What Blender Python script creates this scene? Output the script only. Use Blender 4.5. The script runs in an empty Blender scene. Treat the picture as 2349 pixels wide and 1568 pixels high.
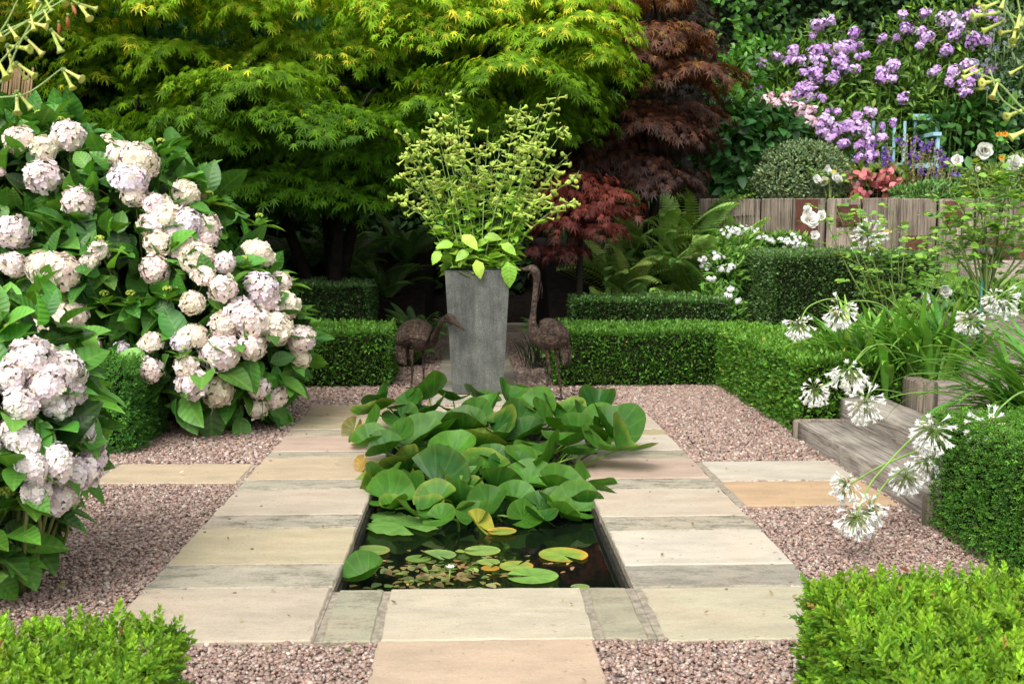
import bpy, math, random
import numpy as np
from math import radians as R_, sin, cos, pi
rng = np.random.default_rng(7); random.seed(7)
sc = bpy.context.scene; COL = sc.collection

# ------------------------------------------------------------------ camera, sky, sun, exposure
FPX, VW, VH, HOR, VPX, CAMH = 2490.0, 2349.0, 1568.0, 538.0, 1082.0, 1.55
TH = math.atan((VH/2-HOR)/FPX)                       # pitch down
AZ = -math.atan((VPX-VW/2)/(FPX/math.cos(TH)))       # turned right of the path direction
cam_d = bpy.data.cameras.new("camera"); cam = bpy.data.objects.new("camera", cam_d); COL.objects.link(cam)
cam.location = (0, 0, CAMH); cam.rotation_euler = (pi/2-TH, 0, -AZ)
cam_d.lens = FPX/VW*36; cam_d.sensor_width = 36; cam_d.clip_end = 500; cam_d.clip_start = .05
cam_d.dof.use_dof = True; cam_d.dof.focus_distance = 7.6; cam_d.dof.aperture_fstop = 8
sc.camera = cam
w = bpy.data.worlds.new("World"); sc.world = w; w.use_nodes = True
nt = w.node_tree; bg = nt.nodes['Background']
sky = nt.nodes.new('ShaderNodeTexSky'); sky.sky_type = 'NISHITA'; sky.sun_disc = False
SUN_EL, SUN_AZ = R_(50), R_(203)      # azimuth measured clockwise from +Y: behind and left of the camera
sky.sun_elevation = SUN_EL; sky.sun_rotation = SUN_AZ; sky.air_density = 1.3; sky.dust_density = 4
hs = nt.nodes.new('ShaderNodeHueSaturation'); hs.inputs['Saturation'].default_value = .10   # overcast: the sky is nearly white
nt.links.new(sky.outputs[0], hs.inputs['Color']); nt.links.new(hs.outputs[0], bg.inputs[0])
bg.inputs[1].default_value = .15
sl = bpy.data.lights.new("sun", 'SUN'); sun = bpy.data.objects.new("sun", sl); COL.objects.link(sun)
sl.energy = 1.0; sl.angle = R_(35); sl.color = (1, .97, .9)
sun.rotation_euler = (pi/2-SUN_EL, 0, pi-SUN_AZ); sun.location = (-3, -4, 12)
vs = sc.view_settings; vs.view_transform = 'Standard'; vs.look = 'None'; vs.gamma = 1; vs.use_curve_mapping = False
vs.exposure = 0.96
sc.cycles.max_bounces = 6; sc.cycles.diffuse_bounces = 3; sc.cycles.glossy_bounces = 3
sc.cycles.transmission_bounces = 4; sc.cycles.transparent_max_bounces = 4
sc.cycles.use_denoising = True

_a = AZ
CF = np.array([sin(_a)*cos(TH), cos(_a)*cos(TH), -sin(TH)]); CR = np.array([cos(_a), -sin(_a), 0]); CU = np.cross(CR, CF)
def ray(u, v): return CF*FPX+CR*(u-VW/2)+CU*(VH/2-v)
def at(u, v, Y):                       # the place at distance Y seen at a point of the picture
    d = ray(u, v); return np.array([0, 0, CAMH])+d*(Y/d[1])
def gr(u, v, z=0.):                    # the place at height z seen at a point of the picture
    d = ray(u, v); return np.array([0, 0, CAMH])+d*((z-CAMH)/d[2])

# ------------------------------------------------------------------ object helpers
def tag(o, label=None, cat=None, group=None, kind=None):
    if label: o['label'] = label
    if cat: o['category'] = cat
    if group: o['group'] = group
    if kind: o['kind'] = kind
    return o
def thing(name, label, cat, loc=(0, 0, 0), group=None):
    o = bpy.data.objects.new(name, None); COL.objects.link(o); o.location = loc; o.empty_display_size = .1
    return tag(o, label, cat, group)

class MB:
    """collects geometry; build() links it as ONE mesh object"""
    def __init__(s): s.V = []; s.C = []; s.U = []; s.F = []; s.n = 0
    def add(s, v, faces, col=(1, 1, 1), uv=None, mat=0, smooth=True):
        v = np.asarray(v, float).reshape(-1, 3); n = len(v)
        c = np.asarray(col, float)
        if c.ndim == 1: c = np.tile(c, (n, 1))
        s.V.append(v); s.C.append(c[:, :3]); s.U.append(np.zeros((n, 2)) if uv is None else np.asarray(uv, float))
        if not isinstance(faces, (list, tuple)) or (len(faces) and np.isscalar(faces[0][0]) and not hasattr(faces[0], 'ndim')):
            faces = [np.asarray(faces)]
        for f in faces:
            f = np.asarray(f)
            if len(f): s.F.append((f+s.n, mat, smooth))
        s.n += n
    def scatter(s, T, pos, D, N, S, col, mat=0, smooth=True):
        """instances of template T=(verts, faces, uv): +Y along D, +Z towards N, scale S (n,) or (n,3)"""
        tv, tf, tu = T; k = len(tv); n = len(pos)
        if n == 0: return
        D = D/np.maximum(np.linalg.norm(D, axis=1, keepdims=True), 1e-9)
        X = np.cross(D, N); l = np.linalg.norm(X, axis=1, keepdims=True)
        bad = l[:, 0] < 1e-4
        if bad.any(): X[bad] = np.cross(D[bad], np.array([.31, .87, .37])); l = np.linalg.norm(X, axis=1, keepdims=True)
        X = X/l; Z = np.cross(X, D)
        S = np.asarray(S, float)
        if S.ndim == 0: S = np.full(n, float(S))
        if S.ndim == 1: S = np.repeat(S[:, None], 3, 1)
        P = (pos[:, None, :] + (tv[None, :, 0]*S[:, 0:1])[:, :, None]*X[:, None, :]
             + (tv[None, :, 1]*S[:, 1:2])[:, :, None]*D[:, None, :] + (tv[None, :, 2]*S[:, 2:3])[:, :, None]*Z[:, None, :])
        c = np.asarray(col, float)
        if c.ndim == 1: c = np.tile(c, (n, 1))
        s.V.append(P.reshape(-1, 3)); s.C.append(np.repeat(c[:, :3], k, 0)); s.U.append(np.tile(tu, (n, 1)))
        for f in tf:
            f = np.asarray(f); q = (np.arange(n)*k)[:, None, None]+f[None]
            s.F.append((q.reshape(-1, f.shape[1])+s.n, mat, smooth))
        s.n += n*k
    def build(s, name, mats, parent=None, origin=None, flat=False):
        me = bpy.data.meshes.new(name)
        V = np.concatenate(s.V) if s.V else np.zeros((0, 3))
        if origin is not None: V = V-np.asarray(origin)
        me.vertices.add(len(V)); me.vertices.foreach_set('co', V.astype(np.float32).ravel())
        tot = sum(f.size for f, m, q in s.F); npoly = sum(len(f) for f, m, q in s.F)
        me.loops.add(tot); me.polygons.add(npoly)
        me.loops.foreach_set('vertex_index', np.concatenate([f.ravel() for f, m, q in s.F]).astype(np.int32))
        ks = np.concatenate([np.full(len(f), f.shape[1]) for f, m, q in s.F])
        me.polygons.foreach_set('loop_start', (np.cumsum(ks)-ks).astype(np.int32))
        me.polygons.foreach_set('material_index', np.concatenate([np.full(len(f), m) for f, m, q in s.F]).astype(np.int32))
        me.polygons.foreach_set('use_smooth', np.concatenate([np.full(len(f), bool(q) and not flat) for f, m, q in s.F]))
        a = me.attributes.new('col', 'FLOAT_COLOR', 'POINT')
        C = np.concatenate(s.C); a.data.foreach_set('color', np.c_[C, np.ones(len(C))].astype(np.float32).ravel())
        a = me.attributes.new('luv', 'FLOAT2', 'POINT'); a.data.foreach_set('vector', np.concatenate(s.U).astype(np.float32).ravel())
        me.update(calc_edges=True)
        for m in (mats if isinstance(mats, (list, tuple)) else [mats]): me.materials.append(m)
        o = bpy.data.objects.new(name, me); COL.objects.link(o)
        if parent is not None: o.parent = parent
        if origin is not None and parent is None: o.location = origin
        return o
    # --- solids
    def box(s, p0, p1, col=(1, 1, 1), mat=0, bev=.004, jit=0):
        x0, y0, z0 = p0; x1, y1, z1 = p1
        s.prism([(x0, y0), (x1, y0), (x1, y1), (x0, y1)], z0, z1, col, mat, bev)
    def prism(s, poly, z0, z1, col=(1, 1, 1), mat=0, bev=.004, smooth=False):
        """vertical prism on a convex polygon with bevelled top and bottom edges"""
        P = np.array(poly, float); n = len(P); c = P.mean(0)
        def inset(b):
            out = []
            for i in range(n):
                a, m, d = P[i-1], P[i], P[(i+1) % n]
                e1 = (m-a)/np.linalg.norm(m-a); e2 = (d-m)/np.linalg.norm(d-m)
                n1 = np.array([-e1[1], e1[0]]); n2 = np.array([-e2[1], e2[0]])
                k = (n1+n2)/(1+n1@n2); out.append(m+k*b)
            return np.array(out)
        A = inset(bev)
        if np.cross(P[1]-P[0], P[2]-P[1]) < 0: A = 2*P-A
        rings = [(A, z0), (P, z0+bev), (P, z1-bev), (A, z1)]
        v = np.concatenate([np.c_[r, np.full(n, z)] for r, z in rings]); f = []
        for k in range(3):
            for i in range(n): f.append((k*n+i, k*n+(i+1) % n, (k+1)*n+(i+1) % n, (k+1)*n+i))
        s.add(v, [np.array(f), np.array([list(range(n))[::-1]]), np.array([[3*n+i for i in range(n)]])], col, mat=mat, smooth=smooth)
    def obox(s, c, ax, ay, az, col=(1, 1, 1), mat=0, bev=.003):
        """oriented box: centre and three half-axis vectors, bevelled"""
        c, ax, ay, az = (np.asarray(q, float) for q in (c, ax, ay, az))
        v = []; lx, ly, lz = (np.linalg.norm(q) for q in (ax, ay, az)); f = []
        bx, by, bz = 1-bev/lx, 1-bev/ly, 1-bev/lz
        for sx in (-1, 1):
            for sy in (-1, 1):
                for sz in (-1, 1):
                    v += [c+sx*ax+sy*by*ay+sz*bz*az, c+sx*bx*ax+sy*ay+sz*bz*az, c+sx*bx*ax+sy*by*ay+sz*az]
        idx = lambda a, b, d, k: ((a > 0)*4+(b > 0)*2+(d > 0))*3+k
        quads = []
        for sg in (-1, 1):
            quads.append([idx(sg, -1, -1, 0), idx(sg, 1, -1, 0), idx(sg, 1, 1, 0), idx(sg, -1, 1, 0)][::sg])
            quads.append([idx(-1, sg, -1, 1), idx(1, sg, -1, 1), idx(1, sg, 1, 1), idx(-1, sg, 1, 1)][::-sg])
            quads.append([idx(-1, -1, sg, 2), idx(1, -1, sg, 2), idx(1, 1, sg, 2), idx(-1, 1, sg, 2)][::sg])
            for s2 in (-1, 1):
                quads.append([idx(sg, s2, -1, 0), idx(sg, s2, 1, 0), idx(sg, s2, 1, 1), idx(sg, s2, -1, 1)])
                quads.append([idx(sg, -1, s2, 0), idx(sg, 1, s2, 0), idx(sg, 1, s2, 2), idx(sg, -1, s2, 2)])
                quads.append([idx(-1, sg, s2, 1), idx(1, sg, s2, 1), idx(1, sg, s2, 2), idx(-1, sg, s2, 2)])
        tris = [[idx(a, b, d, 0), idx(a, b, d, 1), idx(a, b, d, 2)] for a in (-1, 1) for b in (-1, 1) for d in (-1, 1)]
        s.add(np.array(v), [np.array(quads), np.array(tris)], col, mat=mat, smooth=False)
    def tube(s, pts, rad, sides=6, col=(1, 1, 1), mat=0, cap=True, squash=None):
        P = np.asarray(pts, float); n = len(P); r = np.broadcast_to(np.asarray(rad, float), (n,))
        T = np.gradient(P, axis=0); T /= np.maximum(np.linalg.norm(T, axis=1, keepdims=True), 1e-9)
        h = np.array([0, 0, 1.]) if abs(T[0][2]) < .9 else np.array([1., 0, 0])
        X = np.cross(T[0], h); X /= np.linalg.norm(X); v = []
        a = np.arange(sides)/sides*2*pi
        for i in range(n):
            X = X-T[i]*(X@T[i]); X /= max(np.linalg.norm(X), 1e-9); Y = np.cross(T[i], X)
            q = 1. if squash is None else squash[i]
            v.append(P[i]+r[i]*(np.cos(a)[:, None]*X*q+np.sin(a)[:, None]*Y))
        i = np.arange(n-1)[:, None]*sides; j = np.arange(sides)[None]; k = (j+1) % sides
        f = np.stack([i+j, i+k, i+k+sides, i+j+sides], -1).reshape(-1, 4)
        uv = np.stack(np.broadcast_arrays(np.linspace(0, 1, n)[:, None], np.arange(sides)[None]/sides), -1).reshape(-1, 2)
        fs = [f]
        if cap: fs += [np.array([list(range(sides))[::-1]]), np.array([[(n-1)*sides+q for q in range(sides)]])]
        c = np.asarray(col, float)
        if c.ndim == 2: c = np.repeat(c, sides, 0)
        s.add(np.concatenate(v), fs, c, uv, mat)

def unit(v): v = np.asarray(v, float); return v/np.maximum(np.linalg.norm(v, axis=-1, keepdims=True), 1e-9)
def rnd(n, s=1.): return rng.normal(0, s, (n, 3))
def smooth_pts(P, m=6):
    P = np.asarray(P, float); out = []
    Q = np.vstack([2*P[0]-P[1], P, 2*P[-1]-P[-2]])
    for i in range(1, len(Q)-2):
        for t in np.arange(m)/m:
            a, b, c, d = Q[i-1:i+3]
            out.append(.5*((2*b)+(-a+c)*t+(2*a-5*b+4*c-d)*t*t+(-a+3*b-3*c+d)*t**3))
    out.append(P[-1]); return np.array(out)
def wob(p, f=3., seed=0):              # cheap smooth noise in -1..1
    p = np.asarray(p); g = np.random.default_rng(seed); r = 0
    for k in range(4):
        d = g.normal(0, 1, 3); r = r+np.sin((p@d)*f*(1+.7*k)+g.uniform(0, 6))/(1+.5*k)
    return r/2.2
def vcol(base, n, dv=.2, dh=.12, alt=None, pa=.3):
    """n colours around base; some of them towards alt"""
    b = np.tile(np.array(base, float), (n, 1))
    if alt is not None:
        t = np.clip(rng.normal(pa, .25, n), 0, 1)[:, None]; b = b*(1-t)+np.array(alt)*t
    return np.clip(b*np.exp(rng.normal(0, dv, (n, 1)))*(1+rng.normal(0, dh, (n, 3))*np.array([1, .4, 1])), 0, 1)

# ------------------------------------------------------------------ materials
def newmat(name):
    m = bpy.data.materials.new(name); m.use_nodes = True; t = m.node_tree
    b = t.nodes['Principled BSDF']; return m, t, b
def N(t, typ, **kw):
    n = t.nodes.new(typ)
    for k, v in kw.items():
        if k.startswith('i_'):
            key = k[2:]; key = int(key) if key.isdigit() else key.replace('_', ' ')
            n.inputs[key].default_value = v
        else: setattr(n, k, v)
    return n
def ramp(t, stops):
    n = t.nodes.new('ShaderNodeValToRGB'); e = n.color_ramp.elements
    e[0].position, e[0].color = stops[0][0], (*stops[0][1], 1); e[1].position, e[1].color = stops[-1][0], (*stops[-1][1], 1)
    for p, c in stops[1:-1]: q = e.new(p); q.color = (*c, 1)
    return n
def mix(t, typ, fac, a, b):
    n = t.nodes.new('ShaderNodeMix'); n.data_type = 'RGBA'; n.blend_type = typ
    for sock, val in ((n.inputs[0], fac), (n.inputs[6], a), (n.inputs[7], b)):
        if hasattr(val, 'links'): t.links.new(val, sock)
        elif isinstance(val, (tuple, list)): sock.default_value = (*val, 1) if len(val) == 3 else val
        else: sock.default_value = val
    return n.outputs[2]
def attr(t, name, out='Color'): return N(t, 'ShaderNodeAttribute', attribute_name=name).outputs[out]
def noise(t, scale, detail=3, rough=.55, vec=None, out=0):
    n = N(t, 'ShaderNodeTexNoise', i_Scale=scale, i_Detail=detail, i_Roughness=rough)
    if vec is None:
        g = t.nodes.new('ShaderNodeTexCoord'); vec = g.outputs['Object']
    t.links.new(vec, n.inputs['Vector']); return n.outputs[out]
def bump(t, b, h, strength=.3, dist=.01):
    n = N(t, 'ShaderNodeBump', i_Strength=strength, i_Distance=dist); t.links.new(h, n.inputs['Height']); t.links.new(n.outputs[0], b.inputs['Normal'])
def math_(t, op, a, b=None, c=None):
    n = t.nodes.new('ShaderNodeMath'); n.operation = op
    for i, v in enumerate((a, b, c)):
        if v is None: continue
        if hasattr(v, 'links'): t.links.new(v, n.inputs[i])
        else: n.inputs[i].default_value = v
    return n.outputs[0]

def leafmat(name, rough=.45, spec=.4, trans=.25, veins=None, tint=(1.25, 1.2, .5), nscale=9., vein_amt=.35, amp=.22):
    m, t, b = newmat(name); c = attr(t, 'col')
    nz = noise(t, nscale, 2); mr = N(t, 'ShaderNodeMapRange', i_1=.3, i_2=.7, i_3=1-amp, i_4=1+amp); t.links.new(nz, mr.inputs[0])
    c = mix(t, 'MULTIPLY', 1., c, mr.outputs[0])
    if veins:
        sx = t.nodes.new('ShaderNodeSeparateXYZ'); t.links.new(attr(t, 'luv', 'Vector'), sx.inputs[0]); x, y = sx.outputs[0], sx.outputs[1]
        ax = math_(t, 'ABSOLUTE', x)
        if veins == 'pinnate':
            ph = math_(t, 'SINE', math_(t, 'MULTIPLY', math_(t, 'SUBTRACT', y, math_(t, 'MULTIPLY', ax, .35)), 44.))
            side = math_(t, 'GREATER_THAN', ph, .86); mid = math_(t, 'LESS_THAN', ax, .045)
            vm = math_(t, 'MAXIMUM', mid, math_(t, 'MULTIPLY', side, .5)); hgt = ph
        else:
            ang = math_(t, 'ARCTAN2', x, y); ph = math_(t, 'SINE', math_(t, 'MULTIPLY', ang, 11.))
            vm = math_(t, 'MULTIPLY', math_(t, 'GREATER_THAN', ph, .9), .6); hgt = ph
        c = mix(t, 'MIX', math_(t, 'MULTIPLY', vm, vein_amt), c, mix(t, 'ADD', 1., c, (.12, .16, .03)))
        bump(t, b, hgt, .25, .004)
    t.links.new(c, b.inputs['Base Color']); b.inputs['Roughness'].default_value = rough
    b.inputs['Specular IOR Level'].default_value = spec
    if trans > 0:
        tr = t.nodes.new('ShaderNodeBsdfTranslucent'); t.links.new(mix(t, 'MULTIPLY', 1., c, tint), tr.inputs[0])
        ms = N(t, 'ShaderNodeMixShader', i_0=trans); t.links.new(b.outputs[0], ms.inputs[1]); t.links.new(tr.outputs[0], ms.inputs[2])
        t.links.new(ms.outputs[0], t.nodes['Material Output'].inputs[0])
    return m
M = {}
M['box'] = leafmat('box_leaf', .45, .3, .22)
M['yew'] = leafmat('dark_hedge_leaf', .42, .4, .12)
M['maple'] = leafmat('maple_leaf', .55, .15, .38)
M['redmaple'] = leafmat('red_maple_leaf', .5, .3, .3, tint=(1.3, .8, .5))
M['fern'] = leafmat('fern_frond', .55, .3, .25)
M['leaf'] = leafmat('broad_leaf', .45, .4, .25)
M['hyd'] = leafmat('hydrangea_leaf', .42, .4, .25, veins='pinnate')
M['lily'] = leafmat('lily_leaf', .48, .25, .2, veins='radial', tint=(1.2, 1.3, .4), vein_amt=.25, nscale=14)
M['strap'] = leafmat('strap_leaf', .4, .4, .25)
M['petal'] = leafmat('petal', .6, .25, .22, tint=(1.05, 1.05, 1.0), nscale=25, amp=.05)
M['stem'] = leafmat('stem', .6, .3, 0)
def plain(name, col, rough=.7, spec=.3, ns=6., amt=(.7, 1.3), bs=0., bd=.01, bscale=40, metal=0.):
    m, t, b = newmat(name); mr = N(t, 'ShaderNodeMapRange', i_1=.3, i_2=.7, i_3=amt[0], i_4=amt[1]); t.links.new(noise(t, ns, 5, .6), mr.inputs[0])
    t.links.new(mix(t, 'MULTIPLY', 1., mix(t, 'MULTIPLY', 1., col, attr(t, 'col')), mr.outputs[0]), b.inputs['Base Color'])
    b.inputs['Roughness'].default_value = rough; b.inputs['Specular IOR Level'].default_value = spec; b.inputs['Metallic'].default_value = metal
    if bs: bump(t, b, noise(t, bscale, 4), bs, bd)
    return m
M['shade'] = leafmat('shade_leaf', .7, .12, .05)
M['bark'] = plain('bark', (.02, .015, .011), .9, .2, 9, (.5, 1.4), .8, .02, 30)
M['soil'] = plain('soil', (.013, .010, .008), .95, .1, 12, (.5, 1.5), .8, .02, 30)
M['twig'] = plain('hedge_inside', (.012, .016, .006), .95, .1, 14, (.5, 1.5), .8, .03, 30)
M['cream'] = plain('flower_core', (.3, .33, .2), .9, .1)
# sandstone flags
def stone():
    m, t, b = newmat('sandstone'); c = attr(t, 'col'); st = N(t, 'ShaderNodeSeparateXYZ'); t.links.new(attr(t, 'luv', 'Vector'), st.inputs[0]); stain = math_(t, 'ADD', st.outputs[0], .07); ori = st.outputs[1]
    g = t.nodes.new('ShaderNodeTexCoord')
    cv = t.nodes.new('ShaderNodeCombineXYZ'); t.links.new(math_(t, 'MULTIPLY', ori, 7.3), cv.inputs[2]); t.links.new(ori, cv.inputs[0])
    va = N(t, 'ShaderNodeVectorMath', operation='ADD'); t.links.new(g.outputs['Object'], va.inputs[0]); t.links.new(cv.outputs[0], va.inputs[1])
    mp = N(t, 'ShaderNodeMapping'); mp.inputs['Scale'].default_value = (1.1, 2.8, 1); mp.inputs['Rotation'].default_value = (0, 0, .12); t.links.new(va.outputs[0], mp.inputs[0])
    bands = noise(t, 2.6, 8, .62, mp.outputs[0]); mr = N(t, 'ShaderNodeMapRange', i_1=.3, i_2=.7, i_3=.85, i_4=1.12); t.links.new(bands, mr.inputs[0])
    c = mix(t, 'MULTIPLY', 1., c, mr.outputs[0])
    pk = noise(t, 1.7, 3, .5, va.outputs[0]); c = mix(t, 'MIX', math_(t, 'MULTIPLY', math_(t, 'SMOOTH_MIN', math_(t, 'MAXIMUM', math_(t, 'SUBTRACT', pk, .5), 0.), .3, .1), .9), c, (.55, .36, .24))
    fine = noise(t, 90, 4, .6, va.outputs[0]); mr2 = N(t, 'ShaderNodeMapRange', i_1=.3, i_2=.7, i_3=.93, i_4=1.07); t.links.new(fine, mr2.inputs[0]); c = mix(t, 'MULTIPLY', 1., c, mr2.outputs[0])
    # dark lichen, where the flag is stained
    mp2 = N(t, 'ShaderNodeMapping'); mp2.inputs['Scale'].default_value = (1, 2.4, 1); t.links.new(va.outputs[0], mp2.inputs[0])
    l1 = noise(t, 5, 6, .75, mp2.outputs[0]); l2 = noise(t, 55, 5, .7, mp2.outputs[0])
    lm = N(t, 'ShaderNodeMapRange', i_1=.49, i_2=.58, i_3=0., i_4=1.); t.links.new(math_(t, 'ADD', math_(t, 'MULTIPLY', l1, .6), math_(t, 'MULTIPLY', l2, .4)), lm.inputs[0])
    c = mix(t, 'MIX', math_(t, 'MULTIPLY', lm.outputs[0], math_(t, 'MULTIPLY', stain, .8)), c, (.09, .09, .06))
    sp = N(t, 'ShaderNodeMapRange', i_1=.66, i_2=.72, i_3=0., i_4=.7); t.links.new(noise(t, 28, 3, .6, va.outputs[0]), sp.inputs[0])
    c = mix(t, 'MIX', sp.outputs[0], c, (.2, .15, .1))
    t.links.new(c, b.inputs['Base Color']); b.inputs['Roughness'].default_value = .75; b.inputs['Specular IOR Level'].default_value = .25
    bump(t, b, math_(t, 'ADD', bands, math_(t, 'MULTIPLY', fine, .3)), .55, .018); return m
M['stone'] = stone()
M['mortar'] = plain('mortar', (.3, .26, .2), .95, .1, 30, (.6, 1.3), .6, .01, 120)
def pebble():
    m, t, b = newmat('pebble'); t.links.new(mix(t, 'MULTIPLY', .5, attr(t, 'col'), noise(t, 160, 2, .5, out=1)), b.inputs['Base Color']); b.inputs['Roughness'].default_value = .55; return m
M['pebble'] = pebble()
def gravelbase():
    m, t, b = newmat('gravel_bed'); v = N(t, 'ShaderNodeTexVoronoi', i_Scale=70.); g = t.nodes.new('ShaderNodeTexCoord'); t.links.new(g.outputs['Object'], v.inputs['Vector'])
    r = ramp(t, [(0, (.09, .06, .055)), (.35, (.25, .17, .15)), (.7, (.34, .25, .22)), (1, (.5, .42, .37))]); sx = N(t, 'ShaderNodeSeparateXYZ'); t.links.new(v.outputs['Color'], sx.inputs[0]); t.links.new(sx.outputs[0], r.inputs[0])
    t.links.new(r.outputs[0], b.inputs['Base Color']); b.inputs['Roughness'].default_value = .8; bump(t, b, v.outputs['Distance'], -.8, .02); return m
M['gravelbed'] = gravelbase()
def timber(name, c0, c1, axis, sc_=1.):
    m, t, b = newmat(name); g = t.nodes.new('ShaderNodeTexCoord'); mp = N(t, 'ShaderNodeMapping'); s = [48., 48., 48.]; s[axis] = 1.8; mp.inputs['Scale'].default_value = [q*sc_ for q in s]
    t.links.new(g.outputs['Object'], mp.inputs[0]); n1 = noise(t, 1., 8, .7, mp.outputs[0]); n2 = noise(t, 2.2, 4, .6)
    r = ramp(t, [(.3, tuple(.3*x for x in c0)), (.41, c0), (.56, c1), (.75, tuple(min(1, 1.25*x) for x in c1))]); t.links.new(n1, r.inputs[0])
    mr = N(t, 'ShaderNodeMapRange', i_1=.3, i_2=.7, i_3=.65, i_4=1.2); t.links.new(n2, mr.inputs[0])
    t.links.new(mix(t, 'MULTIPLY', 1., mix(t, 'MULTIPLY', 1., r.outputs[0], attr(t, 'col')), mr.outputs[0]), b.inputs['Base Color']); b.inputs['Roughness'].default_value = .9; b.inputs['Specular IOR Level'].default_value = .15
    bump(t, b, n1, .9, .02); return m
M['oak_y'] = timber('weathered_oak_along', (.2, .17, .14), (.37, .33, .28), 1)
M['oak_x'] = timber('weathered_oak_across', (.23, .19, .15), (.38, .32, .27), 0)
M['oak_z'] = timber('weathered_oak_upright', (.15, .12, .092), (.34, .275, .215), 2)
M['rust'] = plain('rusty_iron', (.09, .032, .02), .8, .3, 7, (.5, 1.6), .5, .01, 60)
def statue():
    m, t, b = newmat('rusted_scrap_metal'); n1 = noise(t, 6, 6, .7); n2 = noise(t, 42, 5, .75)
    r = ramp(t, [(.32, (.024, .017, .013)), (.48, (.07, .044, .032)), (.6, (.115, .078, .055)), (.7, (.19, .16, .135))]); t.links.new(n1, r.inputs[0])
    r3 = ramp(t, [(.38, (.25,)*3), (.52, (1,)*3), (.66, (1.9,)*3)]); t.links.new(noise(t, 38, 4, .7), r3.inputs[0]); t.links.new(mix(t, 'MULTIPLY', 1., r.outputs[0], r3.outputs[0]), b.inputs['Base Color']); b.inputs['Metallic'].default_value = .5
    mr = N(t, 'ShaderNodeMapRange', i_1=.3, i_2=.7, i_3=.3, i_4=.65); t.links.new(n2, mr.inputs[0]); t.links.new(mr.outputs[0], b.inputs['Roughness']); bump(t, b, n2, 1., .03); return m
M['statue'] = statue()
def planterm():
    m, t, b = newmat('grey_granite_composite'); n1 = noise(t, 5, 5, .6); n2 = noise(t, 170, 3, .7)
    r = ramp(t, [(.3, (.05, .054, .047)), (.7, (.115, .12, .105))]); t.links.new(n1, r.inputs[0]); r2 = ramp(t, [(.36, (.45,)*3), (.5, (1,)*3), (.66, (1.9,)*3)]); t.links.new(n2, r2.inputs[0])
    t.links.new(mix(t, 'MULTIPLY', 1., r.outputs[0], r2.outputs[0]), b.inputs['Base Color']); g = t.nodes.new('ShaderNodeTexCoord'); mp = N(t, 'ShaderNodeMapping'); mp.inputs['Scale'].default_value = (9, 9, .7); t.links.new(g.outputs['Object'], mp.inputs[0]); sr = ramp(t, [(.36, (.68,)*3), (.52, (1,)*3), (.68, (1.35,)*3)]); t.links.new(noise(t, 1.3, 6, .7, mp.outputs[0]), sr.inputs[0]); t.links.new(mix(t, 'MULTIPLY', 1., mix(t, 'MULTIPLY', 1., r.outputs[0], r2.outputs[0]), sr.outputs[0]), b.inputs['Base Color']); b.inputs['Roughness'].default_value = .8; bump(t, b, n2, .35, .006); return m
M['planter'] = planterm()
M['black'] = plain('black_plastic', (.012, .012, .016), .45, .4)
M['fence'] = plain('black_stained_board', (.012, .014, .018), .6, .3)
M['blue'] = plain('pale_blue_paint', (.29, .49, .54), .5, .4, 3, (.9, 1.08))
M['cane'] = plain('bamboo_cane', (.3, .2, .1), .6, .3)
M['green'] = plain('green_plastic', (.02, .12, .08), .4, .4)
M['steel'] = plain('brown_steel_edging', (.11, .07, .055), .7, .3)
def waterm():
    m, t, b = newmat('dark_water'); b.inputs['Base Color'].default_value = (.004, .006, .004, 1); b.inputs['Roughness'].default_value = .03; b.inputs['IOR'].default_value = 1.33
    bump(t, b, noise(t, 7, 2), .05, .01); return m
M['water'] = waterm()
def grassm():
    m, t, b = newmat('lawn_turf'); r = ramp(t, [(.3, (.05, .12, .02)), (.7, (.13, .24, .04))]); t.links.new(noise(t, 9, 6, .7), r.inputs[0]); t.links.new(r.outputs[0], b.inputs['Base Color']); b.inputs['Roughness'].default_value = .9; return m
M['grass'] = grassm()

# ------------------------------------------------------------------ templates
def leafT(n=4, w=.25, fold=.12, curl=-.15, prof=None):
    prof = prof or (lambda t: sin(pi*min(1, t**.8*1.0))**.75 if 0 < t < 1 else .02)
    v = []; uv = []
    for i in range(n+1):
        t = i/n; h = max(w*prof(t), .012); z = curl*t*t
        v += [(-h, t, z+fold*h*2), (0, t, z), (h, t, z+fold*h*2)]; uv += [(-h/w*.5, t), (0, t), (h/w*.5, t)]
    f = [(3*i+j, 3*i+j+1, 3*i+j+4, 3*i+j+3) for i in range(n) for j in (0, 1)]
    return np.array(v, float), [np.array(f)], np.array(uv, float)
def mapleT(slim=1., n=7, droop=-.25):
    ang = {7: [-118, -75, -37, 0, 37, 75, 118], 5: [-95, -45, 0, 45, 95]}[n]; L = {7: [.42, .72, .92, 1, .92, .72, .42], 5: [.5, .85, 1, .85, .5]}[n]
    v = [(0, 0, 0)]
    def p(a, r): a = R_(a); return (sin(a)*r, cos(a)*r+.15, droop*r*r)
    for a, l in zip(ang, L):
        k = len(v); d = 9*slim; v += [p(a-16, .26), p(a-d*.75, l*.55), p(a, l), p(a+d*.75, l*.55), p(a+16, .26)]
    tri = []
    for i in range(len(ang)):
        k = 1+5*i; tri += [(0, k, k+1), (0, k+1, k+3), (0, k+3, k+4), (k+1, k+2, k+3)]
    v = np.array(v, float); return v, [np.array(tri)], v[:, :2].copy()
T_BOX = leafT(2, .27, .15, -.05, lambda t: [.1, 1, .1][int(round(t*2))])
T_LEAF = leafT(4, .26, .1, -.18)
T_LANCE = leafT(3, .15, .15, -.25)
T_HYD = leafT(6, .31, .16, -.28, lambda t: (sin(pi*t**.85)**.8 if 0 < t < 1 else .02))
T_ROUND = leafT(4, .42, .08, -.12)
T_MAPLE = mapleT(1.); T_RED = mapleT(.55, 7, -.35)
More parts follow.
